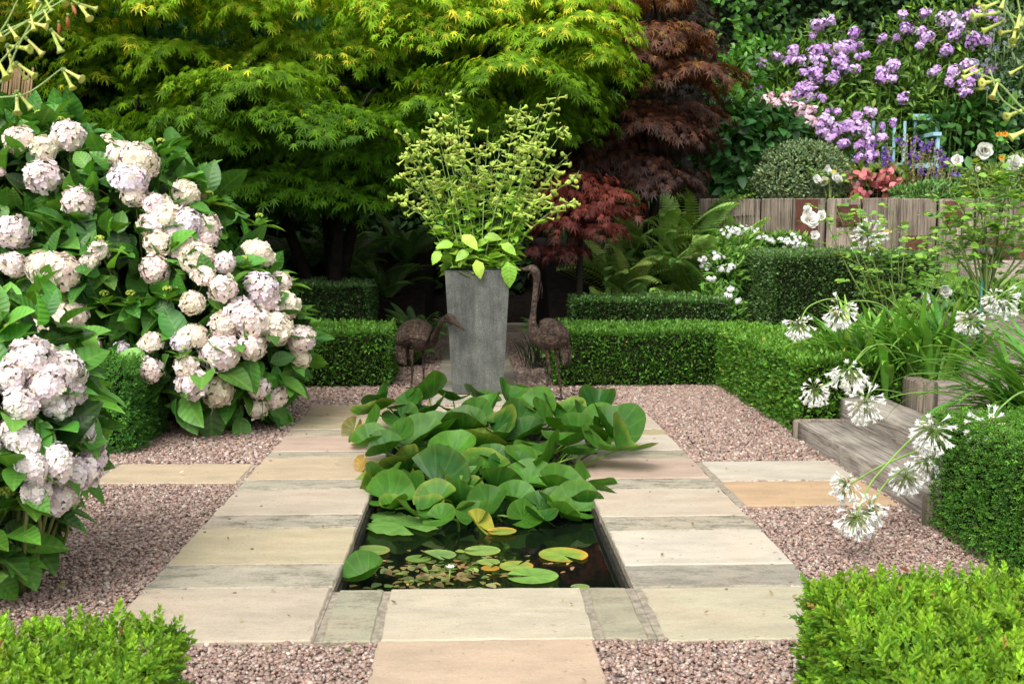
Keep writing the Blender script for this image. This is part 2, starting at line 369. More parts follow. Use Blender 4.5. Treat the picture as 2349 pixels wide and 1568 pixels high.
def icoT():
    p = (1+5**.5)/2; v = unit(np.array([(-1, p, 0), (1, p, 0), (-1, -p, 0), (1, -p, 0), (0, -1, p), (0, 1, p), (0, -1, -p), (0, 1, -p), (p, 0, -1), (p, 0, 1), (-p, 0, -1), (-p, 0, 1)], float))
    f = np.array([(0, 11, 5), (0, 5, 1), (0, 1, 7), (0, 7, 10), (0, 10, 11), (1, 5, 9), (5, 11, 4), (11, 10, 2), (10, 7, 6), (7, 1, 8), (3, 9, 4), (3, 4, 2), (3, 2, 6), (3, 6, 8), (3, 8, 9), (4, 9, 5), (2, 4, 11), (6, 2, 10), (8, 6, 7), (9, 8, 1)])
    return v, [f], v[:, :2].copy()
T_ICO = icoT()
T_OCT = (np.array([(1, 0, 0), (0, 1, 0), (-1, 0, 0), (0, -1, 0), (0, 0, 1), (0, 0, -.5)], float), [np.array([(0, 1, 4), (1, 2, 4), (2, 3, 4), (3, 0, 4)])], np.zeros((6, 2)))
def sprigT(pairs=5, L=1.):
    """shoot with opposite leaves; stands along +Y"""
    tv, tf, tu = T_BOX; V = []; F = []; U = []; k = 0
    for i in range(pairs):
        y = .12+.75*i/pairs; sz = .42*(1-.35*i/pairs)
        for sgn in (0, 1):
            a = i*pi/2+sgn*pi; el = R_(35+9*i); d = np.array([cos(a)*cos(el), sin(el), sin(a)*cos(el)]); n = unit(np.array([-cos(a)*sin(el), cos(el), -sin(a)*sin(el)]))
            X = np.cross(d, n); V.append(np.array([0, y, 0])+sz*(tv[:, :1]*X+tv[:, 1:2]*d+tv[:, 2:3]*n)); F.append(tf[0]+k); U.append(tu); k += len(tv)
    return np.concatenate(V)*L, [np.concatenate(F)], np.concatenate(U)
T_SPRIG = sprigT(); T_SPRIG3 = sprigT(3)
def trumpetT(sides=8):
    v = []; rings = [(0, .045), (.1, .07), (.7, .1), (.88, .15), (1, .27), (.97, .08)]
    for y, r in rings:
        for j in range(sides): a = j/sides*2*pi; v.append((cos(a)*r, y, sin(a)*r))
    f = [(i*sides+j, i*sides+(j+1) % sides, (i+1)*sides+(j+1) % sides, (i+1)*sides+j) for i in range(len(rings)-1) for j in range(sides)]
    v = np.array(v); return v, [np.array(f)], v[:, :2].copy()
T_TRUMP = trumpetT()
def agaT():
    v = []; s = 12
    for y, r in [(0, .03), (.25, .06), (.5, .12), (.72, .2)]:
        for j in range(s): a = j/s*2*pi; v.append((cos(a)*r, y, sin(a)*r))
    for j in range(s): a = j/s*2*pi; k = j % 2; v.append((cos(a)*(.46 if k else .24), 1.02 if k else .84, sin(a)*(.46 if k else .24)))
    f = [(i*s+j, i*s+(j+1) % s, (i+1)*s+(j+1) % s, (i+1)*s+j) for i in range(4) for j in range(s)]
    v = np.array(v); return v, [np.array(f)], v[:, :2].copy()
T_AGA = agaT()
def floretT(n=4, cup=.15, w=.62, notch=0.):
    v = [(0, 0, 0)]; f = []
    for i in range(n):
        a = 2*pi*i/n; d = np.array([cos(a), sin(a)]); e = np.array([-sin(a), cos(a)]); k = len(v)
        for r, s in ((.45, -w*.75), (.85, -w*.62), (1., 0), (.85, w*.62), (.45, w*.75)):
            q = d*r+e*s; v.append((q[0], q[1], cup*(q@q)))
        f += [(0, k, k+1, k+2), (0, k+2, k+3, k+4)]
    v = np.array(v, float); return v, [np.array(f)], v[:, :2].copy()
T_FLORET = floretT(4, .12, .6); T_PHLOX = floretT(5, -.05, .5)
def frondT(pairs=21, sub=6):
    """flat fern frond along +Y, unit length"""
    V = [(-.006, 0, 0), (.006, 0, 0), (.002, 1, 0), (-.002, 1, 0)]; Q = [(0, 1, 2, 3)]; Tt = []
    for i in range(pairs):
        t = .1+.88*i/pairs; L = .185*sin(pi*(t*.86+.12))**.8*(1-.35*t)+.012
        for s in (-1, 1):
            d = np.array([s*cos(R_(22)), sin(R_(22))]); e = np.array([-d[1], d[0]]); b = np.array([0, t])
            w_ = .30*L**.5*.06+.003; k = len(V)
            for q, h in ((0, .7), (.3, 1.), (.65, .75), (1., .04)):
                for s2 in (-1, 1): qq = b+d*L*q+e*s2*w_*h+np.array([0, .05*q*q*L]); V.append((qq[0], qq[1], -.35*abs(qq[0])-(.012 if s2 > 0 else 0)))
            for j in range(3): Q.append((k+2*j, k+2*j+1, k+2*j+3, k+2*j+2))
    V = np.array(V, float); return V, [np.array(Q)], V[:, :2].copy()
T_FROND = frondT()
# ================================================================== SETTING
PX0, PX1, WX0, WX1 = -1.455, 1.53, -.61, .71          # outer and pond edges of the paving
LY = [9.85, 8.64, 8.34, 7.75, 7.52, 6.84, 6.58, 5.975, 5.69, 5.05, 4.70, 4.06]   # left flags, back to front
RY = [9.75, 8.55, 8.29, 7.70, 7.40, 6.80, 6.51, 5.86, 5.57, 4.97, 4.65, 4.02]
WY0, WY1 = 4.66, 8.9                                   # pond front and back
def sheet(name, polys, z, m, kind='structure'):
    b = MB()
    for p in polys:
        p = np.array(p, float); zz = np.full(len(p), z) if p.shape[1] == 2 else p[:, 2]
        b.add(np.c_[p[:, :2], zz], [np.arange(len(p))[None]], smooth=False)
    return tag(b.build(name, m), kind=kind)
B = 260
sheet('ground', [[(-B, -B), (B, -B), (B, WY0-.3), (-B, WY0-.3)], [(-B, WY1+.2), (B, WY1+.2), (B, B), (-B, B)],
                 [(-B, WY0-.3), (WX0-.2, WY0-.3), (WX0-.2, WY1+.2), (-B, WY1+.2)], [(WX1+.2, WY0-.3), (B, WY0-.3), (B, WY1+.2), (WX1+.2, WY1+.2)]], -.09, M['soil'])
sheet('gravel_path', [[(-5, 1), (3.2, 1), (3.2, 4.2), (-5, 4.2)], [(-5, 4.2), (-.7, 4.2), (-.7, 17), (-5, 17)], [(.8, 4.2), (3.2, 4.2), (3.2, 17), (.8, 17)], [(-.7, 9.4), (.8, 9.4), (.8, 17), (-.7, 17)]], -.03, M['gravelbed'])
# paving: every flag a bevelled slab with its own tint and stain
PAVE = []
flags = MB(); mort = MB()
def flag(poly, col, stain=0., z=0.):
    g = .006; P = np.array(poly, float); c = P.mean(0); k = len(flags.V); q = P+np.sign(c-P)*g+rng.normal(0, .002, P.shape); t = rng.uniform(-.002, .002)
    # wavy hand-cut edge
    pts = []
    for i in range(4):
        a, b = q[i], q[(i+1) % 4]; L = np.linalg.norm(b-a); m = max(2, int(L/.06)); nn = np.array([-(b-a)[1], (b-a)[0]])/L
        for j in range(m):
            s = j/m; pts.append(a+(b-a)*s+nn*(rng.normal(0, .003) if j else 0))
    pts = np.array(pts); n = len(pts); cc = pts.mean(0)
    inn = pts+np.array([np.clip(cc[0]-x, -.006, .006) for x in pts[:, 0]])[:, None]*[1, 0]+np.array([np.clip(cc[1]-y, -.006, .006) for y in pts[:, 1]])[:, None]*[0, 1]
    v = np.concatenate([np.c_[pts, np.full(n, z-.05)], np.c_[pts, np.full(n, z-.006+t)], np.c_[inn, np.full(n, z+t)]])
    f = [(r*n+i, r*n+(i+1) % n, (r+1)*n+(i+1) % n, (r+1)*n+i) for r in (0, 1) for i in range(n)]
    flags.add(v, [np.array(f), np.array([[2*n+i for i in range(n)]])], np.array(col)*rng.uniform(.96, 1.04), np.tile([stain, rng.uniform(0, 20)], (3*n, 1)), smooth=False)
    PAVE.append((P[:, 0].min(), P[:, 0].max(), P[:, 1].min(), P[:, 1].max()))
CREAM, PINK, BUFF, GREY, OCH, SAND, WHT = (.42, .355, .27), (.42, .31, .24), (.42, .33, .22), (.35, .315, .24), (.42, .28, .15), (.40, .34, .22), (.46, .41, .33)
LC = [(SAND, .25), (GREY, .5), (PINK, .1), (GREY, .6), (BUFF, .1), (GREY, .7), (CREAM, .05), (GREY, 1.), (SAND, .1), (GREY, .7), (CREAM, .1)]
RC = [(CREAM, .05), ((.34, .29, .17), .4), (WHT, .05), ((.34, .3, .22), .5), (PINK, .1), (GREY, 1.), (CREAM, .05), (GREY, .9), (WHT, .05), ((.3, .27, .215), .6), ((.42, .38, .265), .1)]
LC[0] = None
flag([(PX0, 9.22), (WX0, 9.22), (WX0, 9.85), (PX0, 9.85)], (.37, .29, .19), .2); flag([(PX0, 8.64), (WX0, 8.64), (WX0, 9.22), (PX0, 9.22)], SAND, .3)
for i in range(11):
    if LC[i]: xr = WX0 if i < 10 else WX0-.012; flag([(PX0, LY[i+1]), (xr, LY[i+1]), (xr, LY[i]), (PX0, LY[i])], *LC[i])
    xl = WX1 if i < 10 else WX1+.03; flag([(xl, RY[i+1]), (PX1, RY[i+1]), (PX1, RY[i]), (xl, RY[i])], *RC[i])
y0, y1 = 4.05, 4.665
flag([(WX0+.02, y0), (-.385, y0), (-.385, y1), (WX0+.02, y1)], (.29, .275, .195), .7); flag([(-.365, y0), (.475, y0-.01), (.475, y1-.01), (-.365, y1)], (.43, .375, .275), .15)
flag([(.502, y0-.01), (.68, y0-.02), (.68, y1-.02), (.502, y1-.01)], (.31, .285, .2), .45)
for k in range(4): flag([(-.375, y0-.62*(k+1)+.01), (.47, y0-.62*(k+1)), (.47, y0-.62*k), (-.375, y0-.62*k)], [(.42, .32, .225), CREAM, SAND, CREAM][k], .05)
flag([(-.375, WY1+.0), (.47, WY1), (.47, 9.75), (-.375, 9.75)], CREAM, .1); flag([(WX0, WY1), (-.38, WY1), (-.38, 9.8), (WX0, 9.8)], GREY, .3); flag([(.475, WY1), (WX1, WY1), (WX1, 9.75), (.475, 9.75)], GREY, .3)
yb = [9.85, 10.45, 10.75, 11.35, 11.65, 12.25, 12.85, 13.45, 13.75, 14.35, 14.95, 15.55, 16.1]
for i, (a, b) in enumerate(zip(yb, yb[1:])): flag([(-.385, a), (.48, a), (.48, b), (-.385, b)], [(.36, .33, .25), (.33, .31, .16), (.26, .25, .22), (.26, .26, .14), (.24, .22, .19), (.27, .25, .2)][i % 6], .4)
flag([(-3.3, 6.78), (-2.4, 6.78), (-2.4, 7.36), (-3.3, 7.36)], GREY, .9); flag([(-2.39, 6.78), (-1.48, 6.76), (-1.48, 7.34), (-2.39, 7.36)], BUFF, .1)
flag([(-4.2, 6.78), (-3.31, 6.78), (-3.31, 7.36), (-4.2, 7.36)], SAND, .4)
flag([(1.57, 6.70), (2.47, 6.70), (2.47, 7.30), (1.57, 7.30)], WHT, .15); flag([(1.57, 6.08), (2.47, 6.06), (2.47, 6.69), (1.57, 6.69)], (.43, .295, .175), .08)
tag(flags.build('paving', M['stone']), kind='structure')
# mortar bed just below the faces of the flags
for (a, b, c, d) in [(PX0+.01, WX0-.004, 4.07, 9.84), (WX1+.004, PX1-.01, 4.04, 9.74), (WX0-.003, WX1+.003, 4.06, WY0-.006), (WX0, WX1, WY1+.005, 9.74), (-.37, .465, 1.6, 4.05), (-.375, .47, 9.75, 16.1), (-4.1, -1.455, 6.79, 7.33), (1.53, 2.46, 6.09, 7.29)]:
    mort.prism([(a, c), (b, c), (b, d), (a, d)], -.05, -.007, bev=.002)
tag(mort.build('mortar_bed', M['mortar']), kind='structure')
# pond
pw = MB()
wt = .12; D0 = -.62
for (a, b, c, d) in [(WX0-.1, WX0+.012, WY0, WY1), (WX1-.012, WX1+.1, WY0, WY1), (WX0-.1, WX1+.1, WY0-.1, WY0-.001), (WX0-.1, WX1+.1, WY1+.001, WY1+.1)]:
    pw.prism([(a, c), (b, c), (b, d), (a, d)], D0, -.052, bev=.003)
pw.prism([(WX0-.1, WY0-.1), (WX1+.1, WY0-.1), (WX1+.1, WY1+.1), (WX0-.1, WY1+.1)], D0-.05, D0-.001, bev=.003)
M['pondwall'] = plain('dark_pond_wall', (.022, .02, .014), .8, .3, 14, (.3, 2.2), .9, .02, 40)  # even near-black brown, mottled by noise
o = pw.build('pond_lining', M['pondwall']); tag(o, kind='structure')
ZW = -.105
sheet('water', [[(WX0+.012, WY0), (WX1-.012, WY0), (WX1-.012, WY1), (WX0+.012, WY1)]], ZW, M['water'])

# ---- gravel: real pebbles lying on the bed, thinned with distance
def in_paving(x, y, g=.006):
    r = np.zeros(len(x), bool)
    for a, b, c, d in PAVE+[(WX0-.05, WX1+.05, 4.03, WY1+.1), (PX0, -1.47, 6.8, 7.33), (1.5, 1.6, 6.07, 7.3)]: r |= (x > a+g) & (x < b-g) & (y > c+g) & (y < d-g)
    return r
gv = MB(); PC = np.array([(.42, .27, .23), (.33, .2, .17), (.55, .42, .36), (.66, .56, .5), (.25, .17, .15), (.16, .13, .13), (.5, .3, .24), (.45, .36, .3), (.72, .66, .6), (.4, .23, .17)])
PC = PC*.68+PC.mean(0)*.32; PWT = np.array([.2, .17, .15, .1, .1, .04, .08, .08, .05, .03]); PWT /= PWT.sum()
def pebbles(xa, xb, ya, yb_, sp, size, T):
    n = int((xb-xa)*(yb_-ya)/sp**2); x = rng.uniform(xa, xb, n); y = rng.uniform(ya, yb_, n)
    c0 = np.abs((x*cos(AZ)-y*sin(AZ)))/np.maximum(x*sin(AZ)+y*cos(AZ), .1); k = (c0 < .53) & ~in_paving(x, y)
    x, y = x[k], y[k]; n = len(x); s = size*np.exp(rng.normal(0, .28, n)); z = -.022+rng.uniform(0, .018, n)+.006*wob(np.c_[x, y, 0*x], 3, 3)
    S = np.c_[s*rng.uniform(.8, 1.3, n), s*rng.uniform(.7, 1.1, n), s*rng.uniform(.45, .8, n)]
    c = PC[rng.choice(len(PC), n, p=PWT)]*np.exp(rng.normal(0, .15, (n, 1)))
    a = rng.uniform(0, 2*pi, n); gv.scatter(T, np.c_[x, y, z], np.c_[np.cos(a), np.sin(a), rng.normal(0, .25, n)], np.tile([0, 0, 1.], (n, 1))+rnd(n, .3), S, np.clip(c*np.array([.93, .905, .85]), 0, .9))
pebbles(-2.2, 2.2, 3.3, 4.3, .0105, .0082, T_ICO); pebbles(-3.2, -1.4, 3.8, 6.9, .0118, .0085, T_ICO); pebbles(1.4, 3.1, 4.3, 7.2, .0118, .0085, T_ICO)
pebbles(-4.5, -1.4, 6.9, 10., .016, .011, T_ICO); pebbles(1.4, 2.9, 7.2, 11.2, .016, .011, T_ICO)
pebbles(-1.5, 1.6, 9.7, 16.4, .02, .0135, T_OCT); pebbles(1.5, 2.6, 9.7, 11.2, .018, .013, T_OCT); pebbles(-4, -1.5, 10., 12, .02, .0135, T_OCT)
n = 46; sx = np.r_[rng.uniform(PX0, WX0, n//2), rng.uniform(WX1, PX1, n//2)]; sy = rng.uniform(4.1, 9.5, n); sx = np.where(rng.uniform(0, 1, n) < .6, np.where(sx < 0, PX0+abs(rng.normal(0, .07, n)), PX1-abs(rng.normal(0, .07, n))), sx)
gv.scatter(T_ICO, np.c_[sx, sy, np.full(n, .003)], rnd(n)*[1, 1, .1], np.tile([0, 0, 1.], (n, 1)), np.c_[rng.uniform(.006, .011, n), rng.uniform(.005, .009, n), np.full(n, .005)], PC[rng.integers(0, 10, n)]*.7)
tag(gv.build('gravel', M['pebble']), 'pink and grey rounded gravel between the paving and the hedges', 'gravel', kind='stuff')

# ---- raised ground on the right: lawn, upper bed
sheet('lawn', [[(4.9, 8.55, .86), (60, 8.55, .86), (60, 14.2, 1.12), (3.6, 14.2, 1.12), (3.6, 12.9, 1.05), (4.9, 12.9, 1.06)]], 0, M['grass'])
sheet('raised_bed_soil', [[(3.3, 14.4, 1.9), (60, 12.6, 1.9), (60, 40, 4.5), (3.3, 40, 4.5)]], 0, M['soil'])
bk = MB(); bk.prism([(2.95, 8.1), (60, 8.1), (60, 8.5), (2.95, 8.5)], -.08, .25, bev=.01)
sheet('bank', [[(3.1, 8.35, .24), (5.2, 8.35, .855), (5.2, 14, 1.03), (3.1, 14, .3)], [(3.22, 5.5, .2), (9, 5.5, .3), (9, 8.34, .5), (3.22, 8.34, .25)]], 0, M['soil'])
pbk = []
for xa, xb, y0_ in ((-12, -.6, 12.9), (.98, 3.3, 12.9)):
    pbk += [[(xa, y0_, -.03), (xb, y0_, -.03), (xb, 14.7, 1.3), (xa, 14.7, 1.3)], [(xa, 14.7, 1.3), (xb, 14.7, 1.3), (xb, 19, 1.6), (xa, 19, 1.6)]]
    xe = xb if xb < 0 else xa; pbk += [[(xe, y0_, -.05), (xe, 14.7, 1.3), (xe, 19, 1.6), (xe, 19, -.05)]]
pbk += [[(-.6, 16.46, .15), (.98, 16.46, .15), (.98, 18.5, 1.5), (-.6, 18.5, 1.5)]]
sheet('planting_bank', pbk, 0, M['soil'])  # soil tone set near-black to stand for deep shade under the maples

# ---- oak sleepers: steps and retaining wall
def sleeper(name, label, poly, z0, z1, m, group='oak sleepers forming the steps'):
    b = MB(); P = np.array(poly, float); 
    if np.cross(P[1]-P[0], P[2]-P[1]) < 0: P = P[::-1]
    pts = []                                # worn arrises: subdivide and wander
    for i in range(len(P)):
        a, c = P[i], P[(i+1) % len(P)]; m_ = max(1, int(np.linalg.norm(c-a)/.12))
        for j in range(m_): pts.append(a+(c-a)*j/m_+(rng.normal(0, .006, 2) if j else 0))
    pts = np.array(pts); n = len(pts); cc = pts.mean(0); d = unit(cc-pts)*.018
    rings = [(pts, z0), (pts+rng.normal(0, .002, pts.shape), z1-.022), (pts+d*.35, z1-.008), (pts+d, z1)]
    v = np.concatenate([np.c_[r, z+rng.normal(0, .002, n)] for r, z in rings])
    f = [(k*n+i, k*n+(i+1) % n, (k+1)*n+(i+1) % n, (k+1)*n+i) for k in range(3) for i in range(n)]
    b.add(v, [np.array(f), np.array([[3*n+i for i in range(n)]])], np.array([1, 1, 1.])*rng.uniform(.85, 1.15))
    o = b.build(name, m, origin=(cc[0], cc[1], z0)); return tag(o, label, 'sleeper', group)
g1 = gr(1842, 982, .13); 
sleeper('oak_sleeper', 'long weathered oak sleeper edging the gravel as the lowest step', [(2.49, 5.72), (2.86, 5.72), (2.86, 8.12), (2.49, 8.12)], -.06, .13, M['oak_y'])
sleeper('oak_block', 'short upright oak block capping the far end of the lowest step', [(2.47, 8.125), (2.86, 8.125), (2.86, 8.19), (2.47, 8.19)], -.06, .14, M['oak_z'])
sleeper('oak_post', 'short oak stub post at the near end of the lowest step beside the right hedge', [(2.44, 5.56), (2.62, 5.56), (2.62, 5.70), (2.44, 5.70)], -.06, .155, M['oak_z'])
sleeper('oak_sleeper', 'weathered oak sleeper one step up, behind the lowest step under the green strap leaves', [(2.865, 5.9), (3.2, 5.9), (3.2, 8.3), (2.865, 8.3)], -.05, .29, M['oak_y'])
q = gr(2112, 940, .29)
sleeper('oak_block', 'thick square oak block standing on the second step below the strap leaves', [(q[0], q[1]), (q[0]+.13, q[1]+.02), (q[0]+.13, q[1]+.34), (q[0], q[1]+.34)], .2, .29+.2, M['oak_z'])
sleeper('oak_sleeper', 'pale oak sleeper forming the third step right of the square block', [(q[0]+.135, q[1]), (q[0]+1.2, q[1]-.15), (q[0]+1.2, q[1]+.2), (q[0]+.135, q[1]+.3)], .2, .47, M['oak_x'])
sleeper('oak_sleeper', 'dark grey oak riser behind the arching strap leaves, below the lawn', [(3.75, 8.3), (6.8, 8.1), (6.8, 8.32), (3.75, 8.52)], .3, .93, M['oak_x'])
sleeper('oak_sleeper', 'oak sleeper set halfway up behind the agapanthus at the right edge', [(3.7, 7.75), (6.6, 7.6), (6.6, 7.9), (3.7, 8.05)], .2, .62, M['oak_x'])
sleeper('oak_step', 'low oak step on the far side of the lawn against the timber wall', [(5.75, 12.3), (9, 12.2), (9, 12.6), (5.75, 12.7)], .9, 1.25, M['oak_x'], None)
sleeper('oak_sleeper', 'dark oak sleeper closing the far end of the paved path behind the planter', [(-1.2, 16.2), (1.75, 16.2), (1.75, 16.45), (-1.2, 16.45)], -.05, .22, M['oak_x'], None)
# retaining wall
wall = thing('retaining_wall', 'tall wall of upright weathered grey timbers with rusty plates holding the flower bed', 'timber wall', (5, 14, 0))
xs = [1600, 1663, 1744, 1817, 1894, 1975, 2064, 2150, 2236, 2324, 2412, 2500, 2590, 2680]
def wy(u): return 14.3-(u-1700)*.0022
plates = {3: [(.1, .78, 457, 548)], 4: [(.3, .95, 470, 520)], 7: [(.2, .7, 462, 520)], 8: [(.15, .95, 545, 640)], 9: [(.35, .9, 480, 520), (.1, .9, 560, 625)], 6: [(.2, .8, 540, 575)]}
for i, (a, b_) in enumerate(zip(xs, xs[1:])):
    A = at(a, 500, wy(a)); Bq = at(b_, 500, wy(b_)); top = at((a+b_)/2, 456+rng.uniform(-3, 2), wy(a))[2]; dy = rng.uniform(-.03, .03)
    A[1] += dy; Bq[1] += dy; e = unit(Bq-A)*.008; bm = MB()
    c = (A+Bq)/2; c[2] = (top+.3)/2; hx = (Bq-A)/2-e; hx[2] = 0; hy = np.array([-hx[1], hx[0], 0])/np.linalg.norm(hx)*.09
    bm.obox(c+hy, hx, hy, (0, 0, (top-.3)/2), np.array([1, 1, 1.])*[1, 1, .8, .65, .95, .75, .8, 1, .85, .7, .9, .8, .9][i], bev=.012)
    o = bm.build('timber', M['oak_z'], wall, origin=None); o.location = -wall.location
    for (fa, fb, v0, v1) in plates.get(i, []):
        pb = MB(); pa = A+(Bq-A)*fa; pz = A+(Bq-A)*fb; zt = at(a, v0, A[1])[2]; zb = at(a, v1, A[1])[2]; cc = (pa+pz)/2; cc[2] = (zt+zb)/2; h2 = (pz-pa)/2; h2[2] = 0
        fr = -hy/np.linalg.norm(hy)
        pb.obox(cc+fr*.006, h2, fr*.008, (0, 0, (zt-zb)/2), bev=.003)
        for sx in (-.7, .7): pb.obox(cc+fr*.018+h2*sx-np.array([0, 0, (zt-zb)*.35]), unit(h2)*.02, fr*.012, (0, 0, .02), (.3, .3, .3), bev=.004)
        po = pb.build('rusty_plate', M['rust'], o)
# steel edging by the right hedge
b = MB(); b.box((2.50, 3.6, -.06), (2.515, 5.55, .035), bev=.002); tag(b.build('steel_edging', M['steel'], origin=(2.5, 4.6, -.06)), 'thin brown steel edging strip between the gravel and the right hedge', 'edging')

# ================================================================== HEDGES
def hedge(label, x0, x1, y0, y1, h, leaf, dens, cols, T=None, m='box', z0=0., und=.02, rot=0., zrough=.03, group='clipped box hedges', faces='fblrt', yellow=None, pivot=None):
    """rounded clipped block: inner core of twigs and thousands of leaves or shoots over it"""
    T = T or T_BOX; ctr = np.array([(x0+x1)/2, (y0+y1)/2, z0]); root = thing('hedge', label, 'hedge', ctr, group)
    hx, hy = (x1-x0)/2, (y1-y0)/2; P = []; Nn = []; r = .05
    def face(w_, d_, f, nrm):
        n = int(w_*d_*dens); a = rng.uniform(-1, 1, n); c = rng.uniform(-1, 1, n); P.append(f(a, c)); Nn.append(np.tile(nrm, (n, 1)))
    if 'f' in faces: face(2*hx, h, lambda a, c: np.c_[a*hx, np.full(len(a), -hy), (c+1)/2*h], (0, -1, 0))
    if 'b' in faces: face(2*hx, h*.5, lambda a, c: np.c_[a*hx, np.full(len(a), hy), (c+1)/2*h], (0, 1, 0))
    if 'l' in faces: face(2*hy, h, lambda a, c: np.c_[np.full(len(a), -hx), a*hy, (c+1)/2*h], (-1, 0, 0))
    if 'r' in faces: face(2*hy, h, lambda a, c: np.c_[np.full(len(a), hx), a*hy, (c+1)/2*h], (1, 0, 0))
    if 't' in faces: face(2*hx, 2*hy*1.15, lambda a, c: np.c_[a*hx, c*hy, np.full(len(a), h)], (0, 0, 1))
    P = np.concatenate(P); Nn = np.concatenate(Nn).astype(float)
    # round the arrises
    lim = np.array([hx-r, hy-r, h-r]); ctr2 = np.clip(P, [-lim[0], -lim[1], -9], lim); d = P-ctr2; l = np.linalg.norm(d, axis=1, keepdims=True); k = l[:, 0] > r*.5
    P[k] = ctr2[k]+d[k]/l[k]*r; Nn[k] = unit(Nn[k]+d[k]/l[k])
    dis = und*(wob(P+ctr, 2.2, 5)+.6*wob(P+ctr, 7, 6)) + rng.normal(0, zrough, len(P))*np.where(Nn[:, 2] > .5, 1., .6)-leaf*.5
    P = P+Nn*dis[:, None]
    D = unit(Nn*.75+rnd(len(P), .45)+np.array([0, 0, .45])); NN = unit(rnd(len(P), .7)+np.array([0, 0, 1.])+Nn*.3)
    c = vcol(cols[0], len(P), .22, .1, cols[1], .35)
    # towards the top, colours take in more of the second, brighter green
    t = np.clip((P[:, 2]/h-.9)/.1, 0, 1)[:, None]*np.clip(rng.normal(.45, .3, (len(P), 1)), 0, 1); c = c*(1-t)+np.array(cols[1])*t*np.exp(rng.normal(0, .15, (len(P), 1)))
    if yellow: 
        yk = rng.uniform(0, 1, len(P)) < yellow; c[yk] = np.array([.45, .3, .08])*np.exp(rng.normal(0, .3, (yk.sum(), 1)))
    b = MB(); b.scatter(T, P, D, NN, leaf*np.exp(rng.normal(0, .2, len(P))), c)
    o = b.build('foliage', M[m], root)
    cb = MB(); e = leaf*.9+.02; n = 14
    g = np.linspace(-1, 1, n)
    cb.prism([(-hx+e, -hy+e), (hx-e, -hy+e), (hx-e, hy-e), (-hx+e, hy-e)], 0.0, h-e-.01, bev=.03)
    cb.build('branches', M['twig'], root)
    if rot: root.rotation_euler = (0, 0, rot)
    return root
BR = ((.075, .20, .014), (.28, .48, .03)); MID = ((.022, .075, .012), (.07, .19, .02)); DK = ((.03, .08, .018), (.09, .19, .045))
hedge('bright green clipped box hedge filling the bottom right corner of the view', 1.098, 2.46, 2.1, 3.50, .395, .055, 2600, BR, T_SPRIG, faces='lrtb', zrough=.022, yellow=.008)
hedge('bright green clipped box hedge in the bottom left corner below the near hydrangea', -2.6, -.875, 2.0, 3.22, .375, .052, 2600, BR, T_SPRIG, faces='lrtb', zrough=.02, yellow=.008)
hedge('glossy green box hedge at the right edge beside the steel edging and oak step', 2.44, 4.2, 3.4, 5.62, .62, .034, 4200, ((.045, .15, .018), (.14, .32, .03)), T_SPRIG3, faces='flrt', zrough=.014, und=.008)
hedge('small dark box hedge block under the big hydrangea on the left gravel', -3.4, -2.43, 7.70, 8.6, .63, .05, 2600, ((.035, .13, .016), (.10, .27, .03)), T_SPRIG3, faces='flrt', zrough=.03)
hedge('low bright box hedge behind the hydrangea, left of the paved path', -4.4, -.86, 11.1, 12.35, .56, .035, 3600, ((.045, .14, .016), (.12, .27, .03)), faces='flrt', zrough=.018, yellow=.006)
hedge('dark taller box hedge block left of the path, behind the low left hedge', -4.4, -1.2, 12.6, 13.8, .97, .034, 3000, DK, m='yew', faces='flrt', zrough=.015)
hedge('low bright box hedge right of the path, behind the right crane statue', .86, 3.2, 11.05, 12.1, .56, .035, 3800, ((.045, .14, .016), (.12, .27, .03)), faces='flrt', zrough=.018, yellow=.006)
hedge('low bright box hedge running forward along the right gravel to the oak steps', 2.54, 3.35, 8.28, 11.2, .58, .036, 4200, ((.055, .165, .016), (.16, .34, .035)), faces='flrt', zrough=.022, yellow=.006)
hedge('dark middle tier hedge block above the low right hedge, below the ferns', 1.16, 2.95, 12.2, 13.1, .82, .034, 3200, ((.03, .085, .016), (.11, .23, .045)), m='yew', faces='flrt', zrough=.015)
hedge('big dark green clipped yew block standing in front of the timber wall', 3.33, 5.2, 11.9, 13.6, 1.33, .032, 4200, ((.035, .09, .018), (.12, .22, .055)), m='yew', faces='flrt', zrough=.018, und=.03, group=None)

# turf on the part of the lawn that shows
gb = MB(); n = 30000; x = rng.uniform(4.95, 7.5, n); y = rng.uniform(8.6, 13.9, n); z = .86+(y-8.55)/5.65*.26; strapT = leafT(2, .08, .1, -.2, lambda t: [.8, .7, .05][int(round(t*2))])
gb.scatter(strapT, np.c_[x, y, z-.005], rnd(n, .35)+[0, 0, 1.], rnd(n), rng.uniform(.03, .06, n), vcol((.10, .24, .03), n, .2, .08, (.24, .4, .06), .35)); tag(gb.build('lawn_grass', M['box']), 'short mown grass on the raised lawn right of the yew block', 'grass', kind='stuff')
